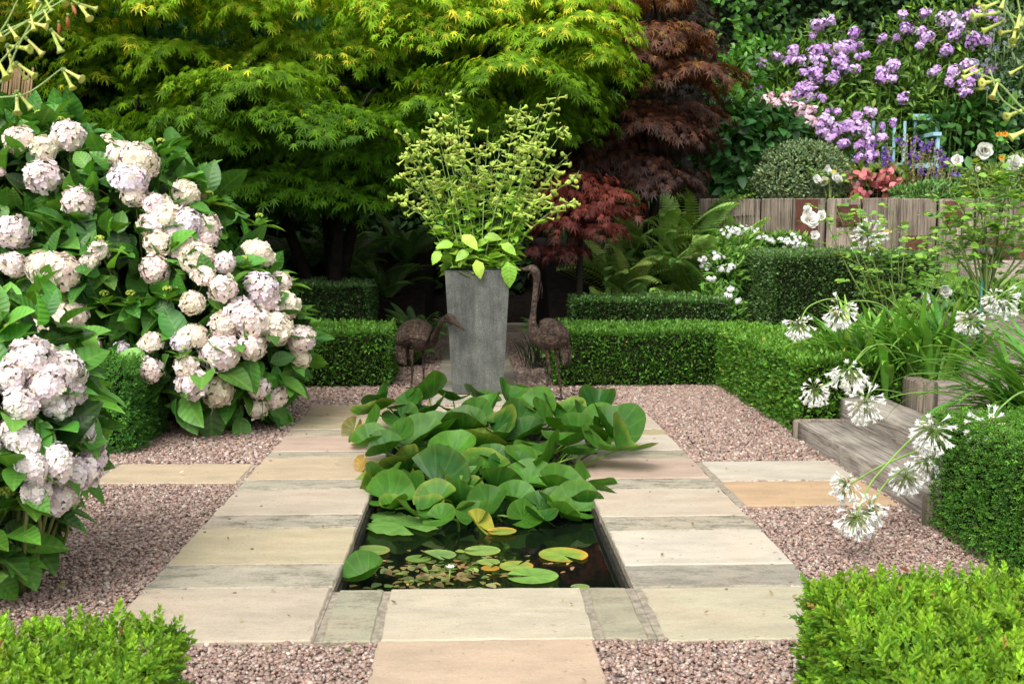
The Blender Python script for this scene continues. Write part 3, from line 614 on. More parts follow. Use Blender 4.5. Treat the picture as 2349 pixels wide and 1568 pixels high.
# ================================================================== PLANTER AND STATUES
pc = at(1096, 900, 10.42); PXc = pc[0]; PY = 10.42
pl = thing('planter', 'tall tapering square grey granite planter standing at the head of the pond', 'planter', (PXc, PY+.3, 0))
b = MB(); ht = 1.205; wb, wtp = .245, .315
v = []
for w_, z in ((wb-.01, .0), (wb, .012), (wtp-.004, ht-.012), (wtp, ht-.004), (wtp-.006, ht), (wtp-.028, ht), (wtp-.03, ht-.06)): v += [(-w_, -w_, z), (w_, -w_, z), (w_, w_, z), (-w_, w_, z)]
f = [(4*k+i, 4*k+(i+1) % 4, 4*k+4+(i+1) % 4, 4*k+4+i) for k in range(6) for i in range(4)]
b.add(v, [np.array(f)], smooth=False); b.build('shell', M['planter'], pl)
b = MB(); wi = wtp-.032; b.tube([(0, 0, ht-.06), (0, 0, ht+.012), (0, 0, ht+.02), (0, 0, ht+.015)], [wi*1.41, wi*1.41, wi*1.38, wi*1.28], 4, cap=False)
o = b.build('liner', M['black'], pl); o.rotation_euler = (0, 0, 0)
_m = o.data; co = np.zeros(len(_m.vertices)*3); _m.vertices.foreach_get('co', co); co = co.reshape(-1, 3); a = pi/4
if abs(abs(co[0][0])-abs(co[0][1])) > .05: co[:, :2] = co[:, :2]@np.array([[cos(a), sin(a)], [-sin(a), cos(a)]]); _m.vertices.foreach_set('co', co.ravel()); _m.update()
b = MB(); b.prism([(-wi+.01, -wi+.01), (wi-.01, -wi+.01), (wi-.01, wi-.01), (-wi+.01, wi-.01)], ht-.1, ht-.02); b.build('compost', M['soil'], pl)

def crane(label, Yd, body, neck, head_r, beak, legs, tail, crest=None):
    """scrap-metal crane: ONE lofted surface for body, neck, head and beak; legs, tail plates and crest are parts"""
    P0 = at(legs[0][-1][0], legs[0][-1][1], Yd); org = np.array([P0[0], Yd, 0]); root = thing('crane_statue', label, 'statue', org, 'metal crane statues flanking the planter')
    k = Yd/FPX
    pts = [(u, v) for u, v, r, q in body]+[(u, v) for u, v, r, q in neck]; rad = [r*k for _, _, r, _ in body]+[r*k for _, _, r, _ in neck]; dy = [q for *_, q in body]+[q for *_, q in neck]
    P = np.array([at(u, v, Yd) for u, v in pts]); P = np.array([at(u, v, Yd+q) for (u, v), q in zip(pts, dy)])
    Q = smooth_pts(np.c_[P, np.array(rad)], 6); Q[:, 3] = np.maximum(Q[:, 3], .0035)
    b = MB(); b.tube(Q[:, :3]-org, Q[:, 3], 16)
    # welded seams along the body
    nb = len(body)*6-5
    for ang in (.35, 1.5, 2.7, 4.6):
        ln = []
        for i in range(3, nb-3):
            t = unit(Q[i+1, :3]-Q[i-1, :3]); s = unit(np.cross(t, (0, 1, 0))); n2 = np.cross(s, t); ln.append(Q[i, :3]+Q[i, 3]*1.0*(cos(ang)*s+sin(ang)*n2)-org)
        b.tube(ln, .0045, 4)
    b.build('body', M['statue'], root)
    hd = Q[-14]
    for s in (-1, 1):
        e = MB(); hc = at(head_r[0], head_r[1], Yd)+np.array([0, head_r[3], 0]); e.scatter(T_ICO, (hc+np.array([0, s*head_r[2]*k, .004])-org)[None], np.array([[0, 1., 0]]), np.array([[0, 0, 1.]]), .008, (.05, .05, .05)); e.build('eye', M['black'], root)
    for i, L in enumerate(legs):
        q = np.array([at(u, v, Yd) for u, v in L]); q[:, 1] += (-.04, .04)[i]; q[-1, 2] = .0
        top, knee, foot = q[0], q[1], q[-1]
        S = smooth_pts([top, top*.5+knee*.5, knee, knee*.45+foot*.55, foot], 5); rr = np.interp(np.linspace(0, 1, len(S)), [0, .2, .45, .5, .56, 1], [.026, .018, .012, .017, .011, .010])
        lb = MB(); lb.tube(S-org, rr, 8)
        dirx = -1 if beak < 0 else 1
        for a in (-.6, 0, .6): lb.tube([foot-org+np.array([0, 0, .008]), foot-org+np.array([dirx*cos(a)*.05, -sin(a)*.05, .012]), foot-org+np.array([dirx*cos(a)*.1, -sin(a)*.1, .004])], [.009, .008, .003], 5)
        lb.tube([foot-org+np.array([0, 0, .008]), foot-org+np.array([-dirx*.05, 0, .004])], [.008, .003], 5)
        lb.build('leg', M['statue'], root)
    for (pts_, w_, off) in tail:
        S = np.array([at(u, v, Yd) for u, v in pts_]); S[:, 1] += off; S = smooth_pts(S, 4); n = len(S); t = np.linspace(0, 1, n); ww = w_*k*np.sin(np.clip(t*.8+.2, 0, 1)*pi)**.6+.002
        tb = MB(); tb.tube(S-org, ww, 8, col=(.35, .3, .3), squash=np.full(n, 1.)); T_ = tb.V[0].reshape(n, 8, 3); cen = T_.mean(1, keepdims=True); T_[:, :, 1] = cen[:, :, 1]+(T_[:, :, 1]-cen[:, :, 1])*.18; tb.V[0] = T_.reshape(-1, 3)
        tb.build('tail_plate', M['statue'], root)
    if crest:
        cb = MB()
        for L in crest: S = np.array([at(u, v, Yd) for u, v in L]); S[:, 1] += head_r[3]+ rng.uniform(-.03, .03); cb.tube(smooth_pts(S, 4)-org, np.linspace(.006, .002, (len(L)-1)*4+1), 5)
        cb.build('crest', M['statue'], root)
    return root
crane('rusty metal crane statue left of the planter, bending its crested head forward', 10.95,
      [(914, 792, 3, .0), (921, 782, 18, 0), (937, 770, 31, 0), (955, 768, 38, 0), (973, 774, 34, 0), (985, 779, 24, 0)],
      [(993, 778, 13, -.04), (1001, 765, 8, -.14), (1007, 751, 6.5, -.27), (1014, 738, 5.7, -.41), (1022, 730, 6.5, -.53), (1030, 728, 9, -.6), (1038, 734, 9, -.65), (1045, 741, 5.4, -.7), (1055, 749, 3.2, -.76), (1068, 758, 1.2, -.82)],
      (1037, 733, 8.5, -.64), 1, [[(945, 800), (946, 848), (944, 893)], [(970, 800), (971, 840), (972, 880)]],
      [([(918, 785), (914, 800), (914, 820), (920, 838)], 9, .05), ([(926, 788), (922, 805), (925, 825), (932, 838)], 10, -.02), ([(934, 795), (936, 812), (940, 826)], 8, .03)],
      [[(1034, 722), (1020, 722), (1010, 716), (1003, 709)], [(1034, 724), (1018, 724), (1004, 720), (997, 721)], [(1036, 726), (1022, 730), (1010, 727)]])
crane('rusty metal crane statue right of the planter, neck stretched upright', 10.1,
      [(1306, 779, 3, 0), (1299, 777, 18, 0), (1282, 771, 30, 0), (1262, 766, 37, 0), (1243, 766, 34, 0), (1229, 764, 22, 0)],
      [(1223, 755, 14, 0), (1221, 740, 10, 0), (1223, 720, 7.2, 0), (1226, 690, 6.5, 0), (1229, 660, 6.5, 0), (1231, 640, 8, 0), (1229, 625, 10, 0), (1221, 616, 9.5, 0), (1212, 616, 6, 0), (1203, 617, 4, 0), (1191, 616, 1.3, 0)],
      (1224, 620, 8.5, 0.), -1, [[(1253, 800), (1260, 848), (1249, 910)], [(1277, 800), (1282, 850), (1289, 925)]],
      [([(1296, 785), (1302, 800), (1304, 820), (1301, 842)], 10, .04), ([(1289, 790), (1293, 806), (1295, 825), (1292, 838)], 8, -.02)],
      [[(1234, 628), (1240, 645), (1238, 668), (1234, 690)], [(1233, 634), (1243, 655), (1243, 685)], [(1218, 624), (1212, 632), (1214, 641)]])

# ================================================================== PLANT BUILDERS
def strap(mb, base, az, L, wd, lean, droop, col, n=7):
    """strap leaves: vectorised strips; base (k,3), azimuth, length, width, lean from upright, droop along the length"""
    k = len(base); t = np.linspace(0, 1, n+1); pos = [base]; ang = lean[:, None]+droop[:, None]*(t[None]**1.6)
    for i in range(n):
        a = ang[:, i]; st = (L/n)[:, None]; pos.append(pos[-1]+st*np.c_[np.sin(a)*np.sin(az), np.sin(a)*np.cos(az), np.cos(a)])
    P = np.stack(pos, 1); side = np.c_[np.cos(az), -np.sin(az), 0*az]; w_ = wd[:, None]*(np.minimum(1, .55+1.5*t)*np.clip((1-t)*2.6, 0.03, 1)**.7)[None]
    up = np.stack([-np.cos(ang)*np.sin(az)[:, None], -np.cos(ang)*np.cos(az)[:, None], np.sin(ang)], -1)
    Lf = P+side[:, None]*w_[..., None]+up*w_[..., None]*.35; Rt = P-side[:, None]*w_[..., None]+up*w_[..., None]*.35
    V = np.stack([Lf, P, Rt], 2).reshape(-1, 3); i = np.arange(n)*3; f = np.concatenate([np.stack([i+j, i+j+1, i+j+4, i+j+3], 1) for j in (0, 1)])
    F = (f[None]+(np.arange(k)*3*(n+1))[:, None, None]).reshape(-1, 4); mb.add(V, [F], np.repeat(col, 3*(n+1), 0), np.tile(np.stack(np.broadcast_arrays(np.array([-.5, 0, .5])[None], t[:, None]), -1).reshape(-1, 2), (k, 1)))
class Blobs:
    """union of ellipsoids given by picture place, distance and radii in picture units / metres"""
    def __init__(s, L): s.c = np.array([at(u, v, Y) for u, v, Y, ru, rv, ry in L]); s.r = np.array([(ru*Y/FPX, ry, rv*Y/FPX) for u, v, Y, ru, rv, ry in L])
    def inside(s, p, k=.9):
        return (((p[:, None]-s.c[None])/s.r[None])**2).sum(2).min(1) < k*k
    def sample(s, n, k=(.88, 1.03), zmin=.02, inner=.88, bias=None):
        area = np.prod(s.r, 1)**(2/3); j = rng.choice(len(s.c), n, p=area/area.sum()); d = unit(rnd(n)); 
        if bias is not None: d = unit(d+np.array(bias))
        nn = unit(d/s.r[j]); p = s.c[j]+s.r[j]*d*rng.uniform(k[0], k[1], (n, 1)); keep = ~s.inside(p, inner*k[0]/.88 if k[0] < .88 else inner) & (p[:, 2] > zmin)
        return p[keep], nn[keep]
    def front(s, u, v):
        d = unit(ray(u, v)); o = np.array([0, 0, CAMH]); best = None
        for c, r in zip(s.c, s.r):
            A = ((d/r)**2).sum(); Bq = 2*(d*(o-c)/r**2).sum(); Cc = (((o-c)/r)**2).sum()-1; D_ = Bq*Bq-4*A*Cc
            if D_ > 0:
                t = (-Bq-math.sqrt(D_))/2/A
                if best is None or t < best[0]: best = (t, unit((o+d*t-c)/r**2))
        if best is None:
            i = np.argmin([np.linalg.norm(np.cross(c-o, d)) for c in s.c]); t = (s.c[i]-o)@d; return o+d*t, unit(-d+np.array([0, 0, .4]))
        return o+d*best[0], best[1]
def leaves(mb, P, Nn, T, size, cols, out=.6, up=.35, jit=.5, face=.8, dv=.25, pa=.35, sd=.2):
    n = len(P); D = unit(Nn*out+rnd(n, jit)+np.array([0, 0, up])); NN = unit(Nn*face+np.array([0, 0, .8])+rnd(n, .35)); mb.scatter(T, P, D, NN, size*np.exp(rng.normal(0, sd, n)), vcol(cols[0], n, dv, .1, cols[1], pa))
def branches(mb, base, tips, r0=.012, r1=.003, col=(.1, .12, .03), bend=.15, sides=5, n=5):
    for tp in tips:
        tp = np.asarray(tp); b0 = base(tp) if callable(base) else base; m = (b0+tp)/2+rnd(1, bend*np.linalg.norm(tp-b0)*.4)[0]; m[2] += .1*np.linalg.norm(tp-b0)
        mb.tube(smooth_pts([b0, m, tp], n), np.linspace(r0, r1, 2*n+1), sides, col)

# ================================================================== JAPANESE MAPLES AND BACKDROP
def tiered_tree(label, trunk, tiers, T, m, cols, hi, leaf, per, name='japanese_maple', fill=None, fillcol=None, droop=.55, zy=None, nfill=0):
    """each tier is a drooping fan of leaves: picture place of its crest, distance, radius in picture units"""
    root = thing(name, label, 'tree', trunk[0]); org = np.array(trunk[0]); tb = MB()
    cb = MB(); ends = []
    for (u, v, Y, ru) in tiers:
        c = at(u, v, Y); Rr = ru*Y/FPX; n = int(per*Rr**2); ends.append(c)
        r = rng.uniform(0, 1, n)**.42; a = rng.uniform(0, 2*pi, n); ax = 1.25; lob = 1+.16*np.sin(a*5+u)+.1*np.sin(a*9+v)
        x = r*np.cos(a)*ax*lob; y = r*np.sin(a)*.85*lob; twig = np.round(a*7)/7   # sprays follow twigs
        z = -droop*(r**2.4)*(.8+.4*np.sin(a*4+v)) + rng.normal(0, .035, n)
        P = c+np.c_[x, y, z]*Rr; out = np.c_[np.cos(twig+rng.normal(0, .25, n)), np.sin(twig+rng.normal(0, .25, n))*.9, -.35-.9*r**2+rng.normal(0, .25, n)]
        NN = unit(np.c_[np.cos(a)*r*.8, np.sin(a)*r*.8, 1.1+0*r]+rnd(n, .3))
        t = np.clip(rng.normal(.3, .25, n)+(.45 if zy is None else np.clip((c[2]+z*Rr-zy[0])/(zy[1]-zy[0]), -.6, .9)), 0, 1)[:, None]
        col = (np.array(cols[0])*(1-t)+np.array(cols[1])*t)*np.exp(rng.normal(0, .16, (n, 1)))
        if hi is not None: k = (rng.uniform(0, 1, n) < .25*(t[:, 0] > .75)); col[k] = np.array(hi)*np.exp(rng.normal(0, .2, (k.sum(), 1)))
        cb.scatter(T, P, out, NN, leaf*np.exp(rng.normal(0, .2, n)), np.clip(col, 0, 1))
    if nfill:
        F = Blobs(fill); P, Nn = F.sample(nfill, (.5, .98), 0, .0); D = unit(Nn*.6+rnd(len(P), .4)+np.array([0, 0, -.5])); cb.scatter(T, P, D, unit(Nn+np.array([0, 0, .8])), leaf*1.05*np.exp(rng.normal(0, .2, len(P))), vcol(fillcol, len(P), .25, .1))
    cb.V = [v_-org for v_ in cb.V]; cb.build('crown', M[m], root)
    for st in trunk[1:]:
        S = smooth_pts(st['p'], 5); tb.tube(S-org, np.linspace(st['r'][0], st['r'][1], len(S)), 8, (1, 1, 1))
    hub = np.array([s['p'][-1] for s in trunk[1:]])
    for e in ends:
        h = hub[np.argmin(np.linalg.norm(hub-e, axis=1))]; mid = (h+e)/2+np.array([0, 0, .25]); tb.tube(smooth_pts([h, mid, e], 4)-org, np.linspace(.03, .008, 9), 5)
    tb.build('trunk', M['bark'], root); return root
tiers = []
g = np.random.default_rng(11)
def dome(u): return 11.9+((u-760)/900)**2*1.2     # nearest distance of the crown front
rows = [(-40, 10, 1370, 150, .5), (60, -60, 1340, 160, .2), (150, 0, 1300, 165, .0), (235, 40, 1290, 160, -.1), (310, 120, 900, 150, .0), (375, 180, 860, 140, .15)]
for v, ua, ub, st, dd in rows:
    for u in np.arange(ua, ub, st*.62): tiers.append((u+g.normal(0, 30), v+g.normal(0, 30), dome(u)+.35+g.uniform(0, .9)-dd, g.uniform(95, 165)))
tiers += [(1360, 110, 11.9, 85), (1310, 200, 11.9, 85), (1260, 60, 11.8, 125), (1350, 30, 12, 95), (865, 420, 12.0, 55), (600, 400, 12.1, 85), (500, 390, 12.1, 90), (690, 410, 12.1, 80), (550, 425, 11.9, 70), (640, 430, 11.9, 60), (740, 435, 11.9, 60), (830, 445, 11.9, 50), (885, 455, 11.95, 40), (800, 420, 12.1, 70), (400, 380, 12.1, 100), (1340, 270, 12.3, 60), (880, 330, 12.0, 90), (760, 385, 12.1, 90), (700, 240, 11.6, 160), (820, 260, 11.6, 120), (1010, 220, 11.9, 110), (1100, 270, 12.1, 90), (1200, 250, 12.1, 100), (560, 160, 11.6, 150), (450, 250, 11.7, 150), (300, 300, 12, 120), (620, 380, 12.1, 100), (150, 250, 12.3, 130), (1180, 130, 11.6, 150), (1290, 290, 12.2, 60)]
tb0 = at(770, 760, 13.6); tb0[2] = 0
stems = [dict(p=[tb0, at(790, 600, 13.6), at(850, 400, 13.5), at(900, 250, 13.4)], r=(.1, .05)), dict(p=[tb0+[.05, 0, 0], at(760, 560, 13.8), at(735, 400, 13.8), at(640, 200, 13.7)], r=(.12, .05)),
         dict(p=[tb0, at(770, 580, 13.3), at(815, 450, 13.2), at(1080, 180, 13.2)], r=(.1, .04)), dict(p=[tb0, at(690, 600, 13.7), at(600, 420, 13.6), at(350, 220, 13.5)], r=(.09, .04)),
         dict(p=[at(790, 420, 13.6), at(1000, 200, 13.5), at(1250, 80, 13.2)], r=(.06, .03))]
tiered_tree('wide green japanese maple with yellow tips overhanging the garden', [tb0]+stems, tiers, T_MAPLE, 'maple', ((.05, .135, .004), (.23, .41, .014)), (.68, .66, .05), .088, 1650,
            fill=[(700, 120, 13.9, 800, 260, 1.3), (1150, 60, 13.7, 330, 220, 1.0), (200, 180, 13.9, 330, 260, 1.2)], fillcol=(.02, .09, .01), nfill=18000, zy=(3.0, 4.3))  # dark inner fill leaves added to stop light under the crown
rt = []
for v, ua, ub in [(-20, 1400, 1580), (60, 1420, 1600), (140, 1420, 1600), (215, 1400, 1590), (285, 1380, 1570), (345, 1370, 1550), (395, 1400, 1530)]:
    for u in np.arange(ua+15, ub-10, 62): rt.append((u+g.normal(0, 30), v+g.normal(0, 24), 12.9+g.uniform(-.2, .7)+abs(u-1530)/600, g.uniform(75, 120)))
tb1 = at(1500, 700, 14); tb1[2] = 0
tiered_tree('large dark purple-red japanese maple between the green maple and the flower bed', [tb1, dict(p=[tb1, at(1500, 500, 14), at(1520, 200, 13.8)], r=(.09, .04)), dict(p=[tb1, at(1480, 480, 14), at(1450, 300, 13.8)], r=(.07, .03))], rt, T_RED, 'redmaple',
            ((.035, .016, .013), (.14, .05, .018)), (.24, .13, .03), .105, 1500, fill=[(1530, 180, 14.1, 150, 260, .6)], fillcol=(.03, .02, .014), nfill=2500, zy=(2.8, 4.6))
rt = [(1330, 395, 12.3, 70), (1290, 430, 12.2, 55), (1390, 430, 12.2, 60), (1340, 470, 12.1, 70), (1420, 470, 12.2, 45), (1290, 500, 12.1, 60), (1380, 510, 12.1, 55), (1250, 560, 12.3, 45), (1300, 560, 12.2, 45)]
tb2 = at(1330, 700, 12.5); tb2[2] = 0
tiered_tree('small crimson cutleaf maple low behind the planter plant', [tb2, dict(p=[tb2, at(1330, 600, 12.5), at(1340, 450, 12.5)], r=(.05, .02))], rt, T_RED, 'redmaple', ((.07, .016, .013), (.20, .04, .025)), None, .085, 2000, droop=.7, fill=[(1340, 470, 12.7, 80, 70, .3)], fillcol=(.07, .012, .01), nfill=700, zy=(1.6, 2.3))

# evergreen backdrop added, with near-black leaves, to keep the area under the trees dark
def mass(name, label, cat, blobs, T, size, n, cols, m='leaf', core=(.01, .014, .006), **kw):
    Bb = Blobs(blobs); root = thing(name, label, cat, (Bb.c[:, 0].mean(), Bb.c[:, 1].mean(), 0)); org = np.array(root.location); mb = MB(); P, Nn = Bb.sample(n); leaves(mb, P, Nn, T, size, cols, **kw); mb.V = [v_-org for v_ in mb.V]; mb.build('foliage', M[m], root)
    return root, Bb, org
bh = MB()
for (a, c, d, e, h_) in [(-16, 17, 17.4, 18.6, 7.5), (-7.5, -5.6, 9.5, 17.5, 6.)]:
    bh2 = MB(); n = int(((c-a)*h_+(e-d)*h_)*170); 
    root = thing('evergreen_backdrop', 'tall dark evergreen backdrop added behind the maples and flower bed to keep them dark' if a < -10 else 'tall dark evergreen backdrop added along the left edge beyond the black fence to hold the darkness', 'hedge', ((a+c)/2, (d+e)/2, 0), 'tall evergreen backdrops added for darkness')
    org = np.array(root.location)
    if a < -10: P = np.c_[rng.uniform(a, c, n), np.full(n, d)+rng.uniform(-.15, .1, n), rng.uniform(0, h_, n)]; nn = np.tile([0, -1., 0], (n, 1))
    else: P = np.c_[np.full(n, c)+rng.uniform(-.1, .15, n), rng.uniform(d, e, n), rng.uniform(0, h_, n)]; nn = np.tile([1., 0, 0], (n, 1))
    P += nn*.25*wob(P, 1.3, 9)[:, None]; leaves(bh2, P-org, nn, T_LEAF, .16, ((.008, .022, .006), (.02, .055, .012)), up=-.3, jit=.6); bh2.build('foliage', M['shade'], root)
    cb = MB(); cb.prism([(a-org[0], d+.28-org[1]), (c-org[0]-(.28 if a > -10 else 0), d+.28-org[1]), (c-org[0]-(.28 if a > -10 else 0), e-org[1]), (a-org[0], e-org[1])], 0, h_, bev=.1); cb.build('branches', M['twig'], root)

# ivy and climbers high at the top, left of the phlox
def clump(name, label, cat, blobs, T, size, n, cols, **kw): return mass(name, label, cat, blobs, T, size, n, cols, **kw)
clump('climber', 'bright round-leaved climber trailing between the red maple and the phlox', 'climber', [(1740, 60, 15.6, 60, 110, .3), (1700, 190, 15.2, 60, 90, .35), (1660, 120, 15.6, 40, 150, .3), (1720, 130, 15.6, 50, 60, .3)], T_ROUND, .10, 480, ((.035, .13, .015), (.14, .34, .04)), out=.5, up=-.2)
clump('ivy', 'dark ivy mass behind the purple phlox along the top of the view', 'ivy', [(1900, 40, 16.6, 150, 80, .4), (2080, 40, 16.6, 140, 90, .4), (2250, 20, 16.6, 150, 70, .4), (2000, -60, 16.6, 250, 60, .4)], T_ROUND, .10, 2600, ((.015, .045, .01), (.06, .13, .03)), up=-.2)

# ================================================================== FERNS
def fern(u, v, Y, size, nf, label, cols=((.03, .09, .018), (.1, .2, .04)), az0=None, lean=.55, droop=1.1):
    p = at(u, v, Y); zt = p[2]; p[2] = np.clip((Y-12.9)*.74, 0, 1.32)-.03 if Y < 16 else .6; nf = int(nf*2.2); size *= .86 if Y < 13.8 or cols is FD else 1.12; droop = 1.35
    root = thing('fern', label, 'fern', p, 'ferns around the maples'); mb = MB(); tv, tf, tu = T_FROND
    for i in range(nf):
        a = (i/nf)*2*pi+rng.normal(0, .2) if az0 is None else az0+rng.normal(0, .9); L = size*rng.uniform(.75, 1.15); ln = lean*rng.uniform(.4, 1.3); dr = droop*rng.uniform(.7, 1.2)
        t = tv[:, 1]; ang = ln+dr*t**1.5; y = np.linspace(0, 1, 60); aa = ln+dr*y**1.5; X = np.concatenate([[0], np.cumsum(np.sin(aa))[:-1]])/60; Z = np.concatenate([[0], np.cumsum(np.cos(aa))[:-1]])/60
        px = np.interp(t, y, X); pz = np.interp(t, y, Z); tw = rng.normal(0, .15); sx = tv[:, 0]; up = tv[:, 2]
        loc = np.c_[sx*cos(tw), px-up*np.cos(ang)*1., pz+up*np.sin(ang)+sx*sin(tw)]*L
        R2 = np.array([[cos(a), sin(a), 0], [-sin(a), cos(a), 0], [0, 0, 1]]); mb.add(loc@R2, tf, vcol(cols[0], 1, .2, .1, cols[1], .45)[0], tu)
    mb.build('fronds', M['fern'], root)
    return root
FR = ((.15, .30, .05), (.40, .56, .14)); FD = ((.05, .13, .025), (.14, .26, .05))  # FR greens raised to offset the shading crowns, FD darkened for shaded ferns
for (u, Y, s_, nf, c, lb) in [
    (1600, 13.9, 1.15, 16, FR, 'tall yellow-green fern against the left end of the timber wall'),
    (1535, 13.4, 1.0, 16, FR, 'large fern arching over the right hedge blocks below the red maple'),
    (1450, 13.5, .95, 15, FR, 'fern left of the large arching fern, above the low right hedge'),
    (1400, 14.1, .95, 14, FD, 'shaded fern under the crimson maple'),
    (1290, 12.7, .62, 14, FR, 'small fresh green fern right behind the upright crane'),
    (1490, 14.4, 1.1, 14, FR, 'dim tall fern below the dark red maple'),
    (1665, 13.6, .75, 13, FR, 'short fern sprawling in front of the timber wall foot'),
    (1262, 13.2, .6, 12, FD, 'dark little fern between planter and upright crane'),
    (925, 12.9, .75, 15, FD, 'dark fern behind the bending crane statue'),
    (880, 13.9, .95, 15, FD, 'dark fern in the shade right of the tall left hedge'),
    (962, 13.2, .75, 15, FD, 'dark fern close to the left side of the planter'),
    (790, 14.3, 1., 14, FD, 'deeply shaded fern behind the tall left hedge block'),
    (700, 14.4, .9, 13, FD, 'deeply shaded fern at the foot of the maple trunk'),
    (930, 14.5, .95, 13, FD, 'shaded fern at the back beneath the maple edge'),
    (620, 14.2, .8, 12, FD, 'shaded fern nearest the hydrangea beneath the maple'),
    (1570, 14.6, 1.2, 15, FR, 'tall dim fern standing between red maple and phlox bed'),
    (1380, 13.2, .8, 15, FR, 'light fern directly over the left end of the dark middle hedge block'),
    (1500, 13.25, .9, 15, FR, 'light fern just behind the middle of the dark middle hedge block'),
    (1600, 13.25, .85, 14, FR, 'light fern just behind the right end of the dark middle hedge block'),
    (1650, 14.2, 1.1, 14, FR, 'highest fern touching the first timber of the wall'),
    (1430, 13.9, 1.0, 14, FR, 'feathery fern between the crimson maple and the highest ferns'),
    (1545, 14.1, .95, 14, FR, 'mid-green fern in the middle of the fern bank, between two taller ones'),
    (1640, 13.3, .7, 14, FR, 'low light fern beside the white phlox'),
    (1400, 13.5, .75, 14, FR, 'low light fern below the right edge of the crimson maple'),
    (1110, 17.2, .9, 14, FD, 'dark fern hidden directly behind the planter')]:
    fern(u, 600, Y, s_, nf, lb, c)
b = MB(); n = 60; p0 = at(1232, 760, 12.7); p0[2] = 0; strap(b, p0+np.c_[rng.normal(0, .08, (n, 2)), np.zeros(n)]-p0, rng.uniform(0, 2*pi, n), rng.uniform(.35, .6, n), np.full(n, .006), rng.uniform(.1, .7, n), rng.uniform(.5, 1.5, n), vcol((.03, .06, .03), n))
tag(b.build('grass_tuft', M['strap']), 'dark grassy tuft behind the planter on the right', 'grass tuft').location = p0

# ================================================================== TOBACCO PLANTS (green trumpet flowers)
NIC = ((.42, .58, .08), (.64, .74, .18))
def tobacco(label, base, stems_, flen, nper, leafspec=None, cup=None, group=None, nside=5, sr=.006, lf=None, side=None):
    root = thing('tobacco_plant', label, 'flowering plant', base, group); org = np.array(base, float); sb = MB(); fb = MB(); lb = MB(); FP = []; FD_ = []; BP = []
    for S in stems_:
        S = smooth_pts(S, 6); n = len(S); sb.tube(S-org, np.linspace(sr, sr*.35, n), 5, (.22, .33, .08))
        tot = nper if np.isscalar(nper) else rng.integers(*nper)
        for j in range(nside):
            i0 = int(n*rng.uniform(.35, .92)); a = rng.uniform(0, 2*pi); L = (side or .32)*rng.uniform(.5, 1.2)*(1.2-i0/n); d = unit(S[min(i0+1, n-1)]-S[i0-1])+.75*np.array([cos(a), sin(a), .1]); e = S[i0]+unit(d)*L; e[2] -= .0
            q = smooth_pts([S[i0], (S[i0]+e)/2+np.array([0, 0, -.03*L]), e], 3); sb.tube(q-org, np.linspace(sr*.45, sr*.25, len(q)), 4, (.25, .36, .09))
            for k in range(tot//nside+1):
                t = rng.uniform(.35, 1); p = q[int(t*(len(q)-1))]; a = rng.uniform(0, 2*pi); FP.append(p+rnd(1, .008)[0]); FD_.append([cos(a), sin(a), rng.uniform(-.9, .25)])
        for k in range(max(3, tot//6)): FP.append(S[int(n*rng.uniform(.88, .999))-1]); a = rng.uniform(0, 2*pi); FD_.append([cos(a), sin(a), rng.uniform(-.5, .5)])
    FP = np.array(FP); FD_ = np.array(FD_); n = len(FP); st = FP+unit(FD_)*flen*.15
    fb.scatter(T_TRUMP, st-org, FD_, rnd(n)+np.array([0, 0, .1]), flen*rng.uniform(.75, 1.15, n), vcol(NIC[0], n, .12, .06, NIC[1], .4))
    nb = max(1, n//5); BPt = FP[rng.choice(n, nb)]+rnd(nb, flen*.3); fb.scatter(T_ICO, BPt-org, rnd(nb), rnd(nb), np.c_[np.full(nb, flen*.1), np.full(nb, flen*.22), np.full(nb, flen*.1)], vcol((.35, .4, .08), nb, .2, .1, (.3, .16, .06), .3))
    sb.build('stems', M['stem'], root); fb.build('flowers', M['petal'], root)
    if lf is not None:
        P, Dn, Nn, sz, T = lf; lb.scatter(T, P-org, Dn, Nn, sz, vcol((.17, .38, .035), len(P), .16, .08, (.38, .58, .08), .45)); lb.build('leaves', M['hyd'], root)
    return root
base = np.array([PXc, PY+.3, ht]); tips = [(1038, 205), (1012, 250), (1060, 270), (985, 260), (960, 320), (930, 345), (915, 300), (1000, 300), (1040, 320), (1090, 330), (1120, 290), (1150, 310), (1195, 240), (1215, 260), (1285, 210), (1262, 225), (1240, 270), (1300, 290), (1310, 350), (1255, 330), (1180, 350), (1335, 400), (1320, 460), (1130, 370), (1070, 380), (970, 400), (920, 400), (905, 445), (935, 380), (1210, 320), (1275, 390), (1220, 400), (1160, 400), (1000, 420), (1045, 430), (1100, 430), (1250, 450)]
ss = []
for (u, v) in tips:
    tp = at(u, v, PY+.3+rng.uniform(-.4, .4)); a = base+np.array([np.clip((tp[0]-PXc)*.25, -.2, .2)+rng.normal(0, .05), rng.normal(0, .1), 0]); m1 = a*.62+tp*.38+np.array([0, 0, .12]); ss.append([a, m1, m1*.45+tp*.55+np.array([0, 0, .05]), tp])
n = 900; t_ = rng.uniform(0, .7, n)**1.3*.8; j = rng.integers(0, len(ss), n); P = np.array([smooth_pts(ss[q], 6)[int(t*18)] for q, t in zip(j, t_)]); a = rng.uniform(0, 2*pi, n)
Dn = np.c_[np.cos(a), np.sin(a), rng.normal(.25, .35, n)]; Nn = np.tile([0, 0, 1.], (n, 1))+rnd(n, .3); sz = np.where(t_ < .15, rng.uniform(.12, .21, n), rng.uniform(.08, .17, n)*(1.15-t_))
hang = 10; ah = rng.uniform(0, 2*pi, hang); P2 = base+np.c_[np.cos(ah)*.2, np.sin(ah)*.2, rng.uniform(.0, .12, hang)]; D2 = np.c_[np.cos(ah), np.sin(ah), rng.uniform(-.7, .5, hang)]
